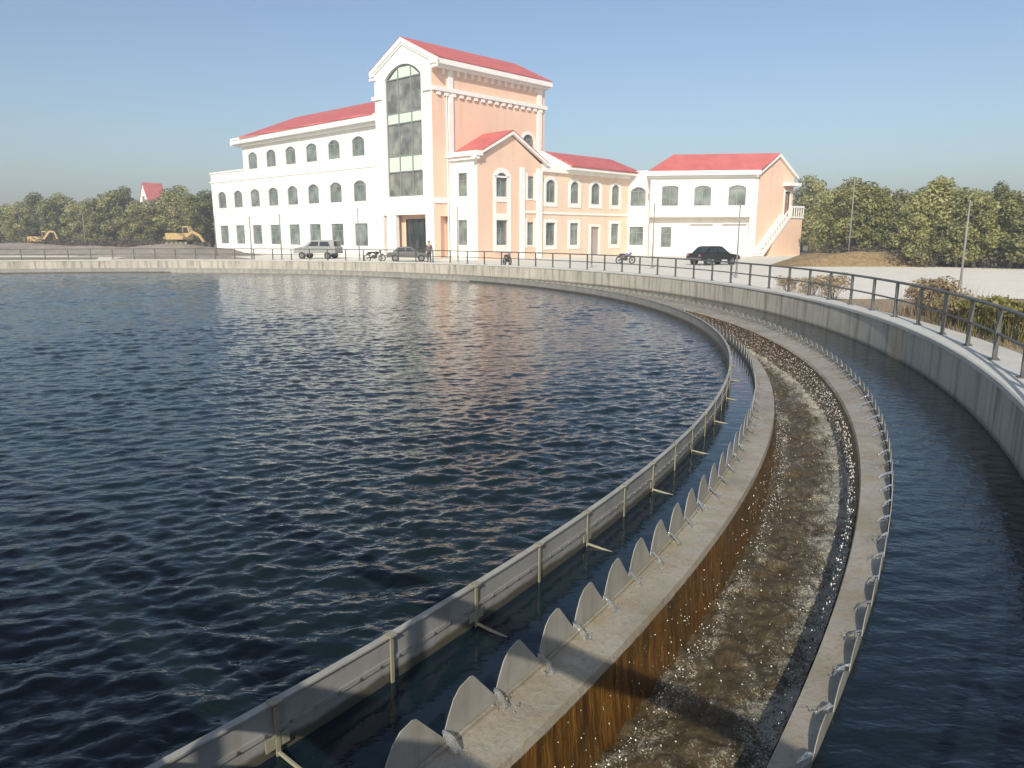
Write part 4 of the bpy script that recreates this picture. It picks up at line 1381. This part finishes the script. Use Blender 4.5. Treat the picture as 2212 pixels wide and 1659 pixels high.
shr = [(-12.2, 37.5, "shrub_green", 1.1, "bright green shrub cut off by the right edge of the photo"),
       (-10.0, 37.5, "shrub_green", 1.05, "bright green bush with dry tips nearest to the right edge, almost fully in view"),
       (-8.2, 37.6, "shrub_green", .95, "green bush with straw tips second from the right along the railing"),
       (-6.7, 37.5, "shrub_olive", 1.0, "olive shrub with a dark foot between the green bushes and the dry ones"),
       (-5.2, 37.8, "shrub_olive", 1.05, "yellowish olive shrub next to the tall straw-coloured one"),
       (-3.7, 37.5, "dry_leaves", 1.15, "tall straw-coloured dry shrub with pale flecks, left of the slim pole's foot"),
       (-2.2, 38.2, "dry_leaves", 1.0, "dry beige shrub at the left end of the near shrub row"),
       (4.6, 37.2, "dry_leaves", .95, "brown dry shrub standing apart in the middle of the railing run"),
       (6.8, 37.1, "dry_leaves", .8, "pale dry shrub just left of the lone brown one in the railing run"),
       (9.6, 37.2, "dry_leaves", .7, "smallest dry tuft, farthest along the railing")]
for a, r, mname, s, lb in shr:
    o = shrub_p[mname] if not su[mname] else copy_tree(shrub_p[mname])
    su[mname] = True
    p = onc(CW, r, R(a), ZG)
    o.location = p; o.scale = (s, s, s); o.rotation_euler = (0, 0, random.uniform(0, 6.28))
    tag(o, lb, "shrub", G_S)
rs = np.random.RandomState(77); lb = MB()
for q in range(5200):
    a = R(rs.uniform(-24, 3)); r = rs.uniform(36.7, 40.0); p = onc(CW, r, a, ZG)
    l = rs.uniform(.06, .28); dx, dy = rs.normal(0, .06, 2)
    i = len(lb.v); lb.v += [(p[0] - .008, p[1], ZG), (p[0] + .008, p[1] + .004, ZG), (p[0] + dx, p[1] + dy, ZG + l)]; lb.f.append((i, i + 1, i + 2))
tag(lb.build("dry_weeds", "dry_leaves", None, recalc=False), "thin dry weeds on the soil beside the walkway", "weeds", kind="stuff")
mb = MB()
nrm = [onc(CW, r, R(a), 0) for r in (36.76, 41.5) for a in range(-60, 0, 3)]
sa = [R(a) for a in range(-60, 5, 2)]
for a, b in zip(sa[:-1], sa[1:]):
    mb.quad((*onc(CW, 36.76, a, 0)[:2], ZG + .006), (*onc(CW, 40.6, a, 0)[:2], ZG + .006), (*onc(CW, 40.6, b, 0)[:2], ZG + .006), (*onc(CW, 36.76, b, 0)[:2], ZG + .006))
tag(mb.build("ground", "dirt"), kind="structure")

# ------------------------------------------------------------------ slim poles
def make_pole():
    root = empty("light_pole", (0, 0, 0), local=True)
    mb = MB(); mb.tube([(0, 0, 0), (0, 0, 3.6)], [.05, .032], 10); mb.build("shaft", "pole_paint", root, smooth=True)
    mb = MB(); mb.tube([(0, 0, 3.595), (0, 0, 3.66), (0, 0, 3.70)], [.05, .05, .012], 10); mb.build("cap", "pole_paint", root)
    mb = MB(); mb.box((0, 0, .012), (.26, .26, .024)); mb.box((0, 0, .2), (.11, .11, .36)); mb.build("base", "pole_paint", root)
    return root
pp = make_pole()
G_P = "slim light poles round the tank and yard"
poles = [(19.07, 31.72, 1.0, "slim grey pole standing nearest, right of the shrubs and in front of the plantation"),
         (26.4, 59.0, 1.75, "pale slim pole before the left half of the right plantation"),
         (12.08, 40.28, 1.05, "slim pole in front of the garage doors of the right wing"),
         (9.6, 51.3, 1.17, "slim pole in front of the white bay left of the right wing"),
         (5.6, 52.7, .72, "short slim pole in front of the peach link's side door"),
         (-4.6, 64.0, 1.23, "slim pole in front of the white wall left of the salmon pavilion gable"),
         (-13.0, 64.0, 1.2, "slim pole before the rightmost window column of the left wing"),
         (-19.0, 62.0, 1.06, "slim pole before the middle windows of the left wing"),
         (-23.2, 67.0, 1.03, "slim pole before the third ground window from the left wing's far end"),
         (-26.5, 67.5, 1.06, "slim pole between the two leftmost ground windows of the left wing"),
         (-56.0, 99.0, 1.35, "pale slim pole among the trees beyond the left bank")]
for i, (x, y, s, lb) in enumerate(poles):
    o = pp if i == 0 else copy_tree(pp)
    o.location = (x, y, ZG); o.scale = (1.0 if y < 45 else 1.15, 1.0 if y < 45 else 1.15, s)
    tag(o, lb, "light pole", G_P)

# ------------------------------------------------------------------ far house
hs = empty("red_roof_house", (-73, 155, ZG))
tag(hs, "tall white house with a steep red roof showing above the left trees", "house")
def hp(x, y, z):
    c, s = math.cos(R(-42)), math.sin(R(-42)); x *= .82; y *= .82; return (-73 + x * c - y * s, 155 + x * s + y * c, ZG + z)
mb = MB()
mb.prism([hp(-2.6, -2.2, 0), hp(2.6, -2.2, 0), hp(2.6, -2.2, 8.6), hp(0, -2.2, 12.2), hp(-2.6, -2.2, 8.6)], Vector(hp(0, 2.2, 0)) - Vector(hp(0, -2.2, 0)))
mb.build("wall", "white_render", hs)
mb = MB()
for sg in (-1, 1):
    mb.prism([hp(0, -2.3, 12.3), hp(0, 2.5, 12.3), hp(sg * 3.1, 2.5, 8.0), hp(sg * 3.1, -2.3, 8.0)], (0, 0, .2))
mb.build("roof", "red_roof_tile", hs)
mb = MB(); mb.prism([hp(2.65, -2.1, 0), hp(6.2, -2.1, 0), hp(6.2, -2.1, 7.2), hp(2.65, -2.1, 8.0)], Vector(hp(0, 2, 0)) - Vector(hp(0, -2, 0))); mb.build("annexe", "house_brown", hs)
for x, z in ((-1.2, 5.0), (1.2, 5.0), (0, 8.4)):
    mb = MB(); mb.prism([hp(x - .5, -2.22, z), hp(x + .5, -2.22, z), hp(x + .5, -2.22, z + 1.4), hp(x - .5, -2.22, z + 1.4)], Vector(hp(0, -.05, 0)) - Vector(hp(0, 0, 0))); mb.build("window", "window_glass", hs)

# ------------------------------------------------------------------ vehicles
def make_car(name, loc, rz, paint, L=4.2, Wd=1.72, H=1.42, van=False):
    root = empty(name, loc, rz, local=True)
    if van:
        body = [(-.5, .30), (-.5, .62), (-.48, .66), (.24, .68), (.47, .56), (.5, .5), (.5, .28)]
        cab = [(-.47, .66), (-.45, .97), (-.38, 1.0), (.04, 1.0), (.10, .97), (.25, .66)]
    else:
        body = [(-.5, .30), (-.5, .55), (-.47, .62), (-.28, .64), (.22, .63), (.46, .53), (.5, .46), (.5, .28)]
        cab = [(-.38, .62), (-.26, .94), (-.18, 1.0), (.02, 1.0), (.08, .96), (.24, .62)]
    wr = .30 if not van else .32
    def side(pts, w0, w1, zref):
        i = len(mb.v); n = len(pts)
        for sg in (-1, 1):
            for (x, z) in pts:
                k = (z - zref[0]) / max(1e-6, zref[1] - zref[0]); wv = w0 + (w1 - w0) * min(1, max(0, k))
                mb.v.append((x * L, sg * wv, z * H))
        mb.f.append(tuple(range(i + n - 1, i - 1, -1))); mb.f.append(tuple(range(i + n, i + 2 * n)))
        for k in range(n):
            j = (k + 1) % n; mb.f.append((i + k, i + j, i + n + j, i + n + k))
    mb = MB(); side(body, Wd / 2 * .97, Wd / 2, (.3, .6)); side(cab, Wd / 2 * .95, Wd / 2 * .74, (.62, 1.0))
    mb.build("body", paint, root, bevel=.03)
    ins = .05
    xs0, xs1 = cab[0][0] + .075, cab[-1][0] - .075
    zt, zb = .92, .68
    for sg in (-1, 1):
        m = MB()
        def yy(z): return sg * (Wd / 2 * (.95 + (.74 - .95) * (z - .62) / .38) + .006)
        mid = (xs0 + xs1) / 2
        for a0, a1, b0, b1 in ((xs0 + .02, mid - .015, xs0 + .07, mid - .015), (mid + .015, xs1 - .02, mid + .015, xs1 - .11)):
            m.prism([(a0 * L, yy(zb), zb * H), (a1 * L, yy(zb), zb * H), (b1 * L, yy(zt), zt * H), (b0 * L, yy(zt), zt * H)], (0, .006 * sg, 0))
        m.build("side_window", "car_glass", root)
    def screen(nm, p0, p1):
        m = MB(); d = Vector((p1[0] * L, 0, p1[1] * H)) - Vector((p0[0] * L, 0, p0[1] * H)); nv = Vector((d.z, 0, -d.x)).normalized() * (.008 if p0[0] > 0 else -.008)
        q0 = Vector((p0[0] * L, 0, p0[1] * H)) + d * .1 + nv; q1 = Vector((p0[0] * L, 0, p0[1] * H)) + d * .9 + nv
        m.prism([(q0.x, -Wd * .41, q0.z), (q0.x, Wd * .41, q0.z), (q1.x, Wd * .34, q1.z), (q1.x, -Wd * .34, q1.z)], nv)
        m.build(nm, "car_glass", root)
    screen("windscreen", cab[-1], cab[-2]); screen("rear_window", cab[0], cab[1])
    for sg in (-1, 1):
        m = MB(); m.box((.5 * L - .02, sg * Wd * .36, .47 * H), (.06, .28, .13)); m.build("headlight", "rim_metal", root)
        m = MB(); m.box((-.5 * L + .01, sg * Wd * .38, .52 * H), (.05, .2, .14)); m.build("tail_light", "red_roof_tile", root)
        m = MB(); m.box((.16 * L, sg * (Wd / 2 + .06), .66 * H), (.1, .14, .1)); m.build("mirror", paint, root)
    for x in (-.31, .30):
        for sg in (-1, 1):
            wh = MB(); wh.tube([(x * L, sg * Wd / 2 * .72, wr), (x * L, sg * Wd / 2 * 1.01, wr)], wr, 20); wo = wh.build("wheel", "tyre_rubber", root)
            m = MB(); m.tube([(x * L, sg * Wd / 2 * 1.005, wr), (x * L, sg * Wd / 2 * 1.025, wr)], wr * .6, 14); m.build("rim", "rim_metal", wo)
    for x in (.5, -.5):
        m = MB(); m.box((x * L * 1.0, 0, .34 * H), (.1, Wd * .92, .16)); m.build("bumper", "grey_paint", root)
    return root
tag(make_car("parked_van", (-18.6, 72.2, ZG + .004), R(168), "silver_paint", 4.3, 1.75, 1.75, True), "silver grey van parked in front of the white left wing, dark side windows", "van")
tag(make_car("parked_car", (15.4, 57.5, ZG + .004), R(28), "black_paint", 3.9, 1.7, 1.42), "black car parked in front of the right wing's garage doors", "car")
tag(make_car("parked_car", (-8.9, 64.6, ZG + .004), R(8), "grey_paint", 3.6, 1.6, 1.25), "dark grey car parked before the porch beside the standing person", "car")

def make_bike(loc, rz, paint):
    root = empty("motorcycle", loc, rz, local=True)
    for x in (-.62, .62):
        m = MB()
        for k in range(16):
            a, b = TAU * k / 16, TAU * (k + 1) / 16
            m.tube([(x + .27 * math.cos(a), 0, .30 + .27 * math.sin(a)), (x + .27 * math.cos(b), 0, .30 + .27 * math.sin(b))], .05, 6, False)
        wo = m.build("wheel", "tyre_rubber", root)
        m = MB(); m.cyl((x, 0, .30), (0, 1, 0), .09, .12, 10)
        for k in range(5):
            a = TAU * k / 5; m.tube([(x, 0, .3), (x + .25 * math.cos(a), 0, .3 + .25 * math.sin(a))], .012, 5)
        m.build("rim", "rim_metal", wo)
    m = MB(); m.tube([(-.6, 0, .35), (-.1, 0, .42), (.3, 0, .7), (.42, 0, .85)], [.04, .07, .06, .04], 8); m.blob((-.02, 0, .42), (.24, .13, .17), 3, 10, 6, .05); m.build("frame", "machine_dark", root)
    m = MB(); m.blob((.14, 0, .74), (.27, .14, .13), 1, 12, 8, .02); m.blob((-.5, 0, .66), (.26, .11, .07), 2, 12, 6, .02); m.blob((.6, 0, .62), (.2, .07, .05), 4, 10, 6, .02); m.build("tank", paint, root, smooth=True)
    m = MB(); m.blob((-.32, 0, .78), (.33, .13, .07), 5, 12, 6, .02); m.build("seat", "black_paint", root, smooth=True)
    m = MB(); m.tube([(.62, .07, .3), (.40, .07, .95)], .025, 6); m.tube([(.62, -.07, .3), (.40, -.07, .95)], .025, 6); m.build("fork", "rim_metal", root)
    m = MB(); m.tube([(.30, .34, 1.0), (.40, .15, 1.02), (.40, -.15, 1.02), (.30, -.34, 1.0)], .018, 6); m.build("handlebar", "black_paint", root)
    m = MB(); m.blob((.50, 0, .86), (.08, .09, .09), 6, 10, 6, .02); m.build("headlight", "rim_metal", root)
    m = MB(); m.tube([(.05, .15, .3), (-.55, .17, .33)], [.035, .05], 8); m.build("exhaust", "rim_metal", root)
    return root
G_M = "motorcycles parked in the yard"
for (x, y, rz, paint, s, lb) in ((-11.7, 64.0, 12, "black_paint", 1.0, "black motorcycle parked before the left pillar of the porch"),
                             (-.35, 56.5, 70, "grey_paint", .95, "grey motorcycle parked before the salmon pavilion's gable"),
                             (9.0, 59.5, 20, "blue_paint", .95, "blue motorcycle parked before the white bay beside the right wing")):
    o = make_bike((x, y, ZG + .004), R(rz), paint); o.scale = (s, s, s); tag(o, lb, "motorcycle", G_M)

def make_digger(loc, rz, arm):
    root = empty("excavator", loc, rz, local=True)
    for sg in (-1, 1):
        m = MB(); P = [(-1.5, .15), (-1.7, .4), (-1.5, .65), (1.5, .65), (1.7, .4), (1.5, .15)]
        m.prism([(x, sg * 1.05 - .22, z) for x, z in P], (0, .44, 0)); t = m.build("track", "machine_dark", root, bevel=.04)
        m = MB()
        for x in (-1.4, -.7, 0, .7, 1.4): m.cyl((x, sg * 1.29, .4), (0, 1, 0), .16, .06, 10)
        m.build("roller", "machine_yellow", t)
    m = MB(); m.cyl((0, 0, .75), (0, 0, 1), .6, .25, 18); m.build("turntable", "machine_dark", root)
    m = MB(); m.prism([(-1.7, -1.1, .88), (.9, -1.1, .88), (.9, -1.1, 1.25), (.0, -1.1, 1.75), (-1.7, -1.1, 1.75)], (0, 2.2, 0)); m.build("engine_house", "machine_yellow", root, bevel=.05)
    m = MB(); m.prism([(.0, .25, 1.3), (1.0, .25, 1.3), (.95, .25, 2.1), (.75, .25, 2.65), (.0, .25, 2.65)], (0, .85, 0)); c = m.build("cab", "machine_yellow", root, bevel=.04)
    m = MB(); m.prism([(.1, .235, 1.75), (.88, .235, 1.75), (.72, .235, 2.5), (.1, .235, 2.5)], (0, .88, 0)); m.prism([(.97, .32, 1.5), (.97, 1.02, 1.5), (.78, 1.02, 2.5), (.78, .32, 2.5)], (.02, 0, .005)); m.build("cab_window", "car_glass", c)
    b = arm
    m = MB()
    for (p, q, w0) in ((b[0], b[1], .28), (b[1], b[2], .24)):
        d = Vector(q) - Vector(p); n = Vector((-d.z, 0, d.x)).normalized() * w0
        m.prism([Vector(p) + n * .6, Vector(p) - n * .6, Vector(q) - n * .6, Vector(q) + n * .6], (0, .32, 0))
    m.build("boom", "machine_yellow", root)
    m = MB(); d = Vector(b[3]) - Vector(b[2]); n = Vector((-d.z, 0, d.x)).normalized() * .14
    m.prism([Vector(b[2]) + n, Vector(b[2]) - n, Vector(b[3]) - n * .7, Vector(b[3]) + n * .7], (0, .28, 0)); m.build("stick", "machine_yellow", root)
    m = MB(); c = Vector(b[3]); m.prism([c + Vector((.15, -.35, .1)), c + Vector((.35, -.35, -.55)), c + Vector((-.25, -.35, -.75)), c + Vector((-.6, -.35, -.35)), c + Vector((-.2, -.35, .0))], (0, .95, 0)); m.build("bucket", "machine_dark", root)
    m = MB(); m.tube([(.8, -.15, 1.4), (Vector(b[0]) * .4 + Vector(b[1]) * .6) + Vector((0, .15, -.2))], .07, 8); m.build("ram", "rim_metal", root)
    root.scale = (.85, .85, .85)
    return root
tag(make_digger((-68.0, 109, ZG + .5), R(-8), [(.7, -.3, 1.3), (1.9, -.3, 2.6), (2.8, -.3, 2.5), (3.4, -.3, .9)]), "yellow excavator at the far left with boom raised before the low trees", "excavator", "yellow excavators on the bank")
tag(make_digger((-37.6, 86, ZG + .95), R(-12), [(.7, -.3, 1.2), (1.8, -.3, 1.9), (2.8, -.3, 1.4), (3.4, -.3, .5)]), "yellow excavator on the dirt heap beside the building's left end", "excavator", "yellow excavators on the bank")

# ------------------------------------------------------------------ the person by the porch
def skin_mesh(name, verts, edges, radii, mat, parent, sub=2):
    me = bpy.data.meshes.new(name); me.from_pydata(verts, edges, [])
    o = bpy.data.objects.new(name, me); col.objects.link(o); o.parent = parent
    o.modifiers.new("skin", 'SKIN')
    sk = me.skin_vertices[0].data if me.skin_vertices else None
    if sk is None:
        bpy.context.view_layer.objects.active = o
        bm = bmesh.new(); bm.from_mesh(me); bm.verts.layers.skin.verify(); bm.to_mesh(me); bm.free(); sk = me.skin_vertices[0].data
    for k, r in enumerate(radii):
        sk[k].radius = (r, r) if not isinstance(r, tuple) else r
        sk[k].use_root = (k == 0)
    s = o.modifiers.new("sub", 'SUBSURF'); s.levels = sub; s.render_levels = sub
    me.materials.append(M[mat])
    return o
def person(loc, rz):
    root = empty("person", loc, rz, local=True)
    V = []; E = []; Rd = []
    def add(p, r, par=None):
        V.append(p); Rd.append(r)
        if par is not None: E.append((par, len(V) - 1))
        return len(V) - 1
    pel = add((0, 0, .92), (.15, .11)); sp = add((0, .01, 1.12), (.14, .10), pel); ch = add((0, .01, 1.32), (.17, .11), sp); nk = add((0, .02, 1.47), .055, ch)
    hd0 = add((0, 0, 1.56), (.075, .085), nk); hd1 = add((0, .0, 1.64), (.078, .095), hd0); add((0, 0, 1.71), (.06, .07), hd1); add((0, -.10, 1.585), .012, hd0)
    for sg in (-1, 1):
        hp_ = add((sg * .09, 0, .86), .095, pel); kn = add((sg * .11, -.02, .48), .058, hp_); an = add((sg * .12, .02, .08), .04, kn); add((sg * .13, -.14, .035), .035, an)
        sh = add((sg * .19, .01, 1.40), .058, ch); el = add((sg * .25, .03, 1.12), .04, sh); wr = add((sg * .25, -.06, .88), .028, el); pm = add((sg * .25, -.08, .81), (.034, .02), wr)
        for q in range(4):
            k = add((sg * .25, -.115 + q * .022, .765), .009, pm); add((sg * (.25 - .012), -.12 + q * .022, .72 - (.01 if q in (1, 2) else 0)), .007, k)
        tk = add((sg * .235, -.125, .80), .010, pm); add((sg * .225, -.14, .77), .008, tk)
    body = skin_mesh("body", V, E, Rd, "skin", root)
    m = MB(); m.blob((0, .02, 1.68), (.095, .115, .085), 2, 12, 8, .03); m.build("hair", "hair_black", root, smooth=True)
    V = [(0, 0, .78), (0, .01, 1.08), (0, .01, 1.32), (0, .015, 1.44)]; E = [(0, 1), (1, 2), (2, 3)]; Rd = [(.20, .165), (.17, .13), (.195, .135), (.09, .08)]
    for sg in (-1, 1):
        i = len(V); V += [(sg * .195, .01, 1.39), (sg * .255, .03, 1.12), (sg * .252, -.055, .90)]; E += [(2, i), (i, i + 1), (i + 1, i + 2)]; Rd += [.080, .064, .052]
    skin_mesh("jacket", V, E, Rd, "jacket_cloth", root)
    V = [(0, 0, .90)]; E = []; Rd = [(.165, .125)]
    for sg in (-1, 1):
        i = len(V); V += [(sg * .095, 0, .82), (sg * .11, -.02, .48), (sg * .12, .02, .10)]; E += [(0, i), (i, i + 1), (i + 1, i + 2)]; Rd += [.105, .075, .06]
    skin_mesh("trousers", V, E, Rd, "trouser_cloth", root)
    for sg in (-1, 1):
        m = MB(); m.blob((sg * .125, -.05, .045), (.05, .135, .05), 3, 12, 6, .02); m.build("shoe", "shoe_leather", root, smooth=True)
    for sg in (-1, 1):
        m = MB(); m.blob((sg * .031, -.083, 1.635), (.013, .008, .008), 1, 8, 5, 0); m.build("eye", "hair_black", root)
    return root
tag(person((-6.9, 62.6, ZG + .004), R(-15)), "person in a dark purplish jacket standing by the porch pillar", "person")

# ------------------------------------------------------------------ haze: one box of pale even air round the whole scene
mb = MB(); mb.box((CW.x, CW.y, 10.6), (690, 690, 26))
k = NT("haze_air")
k.t.nodes.remove(k.b)
pv = k.n("VolumePrincipled")
pv.inputs["Color"].default_value = (0.86, 0.9, 0.95, 1)
pv.inputs["Density"].default_value = 0.0021
pv.inputs["Anisotropy"].default_value = 0.2
k.l(pv.outputs[0], k.t.nodes["Material Output"].inputs["Volume"])
M["haze_air"] = k.m
tag(mb.build("haze", "haze_air"), "thin pale haze in the air", "haze", kind="stuff")
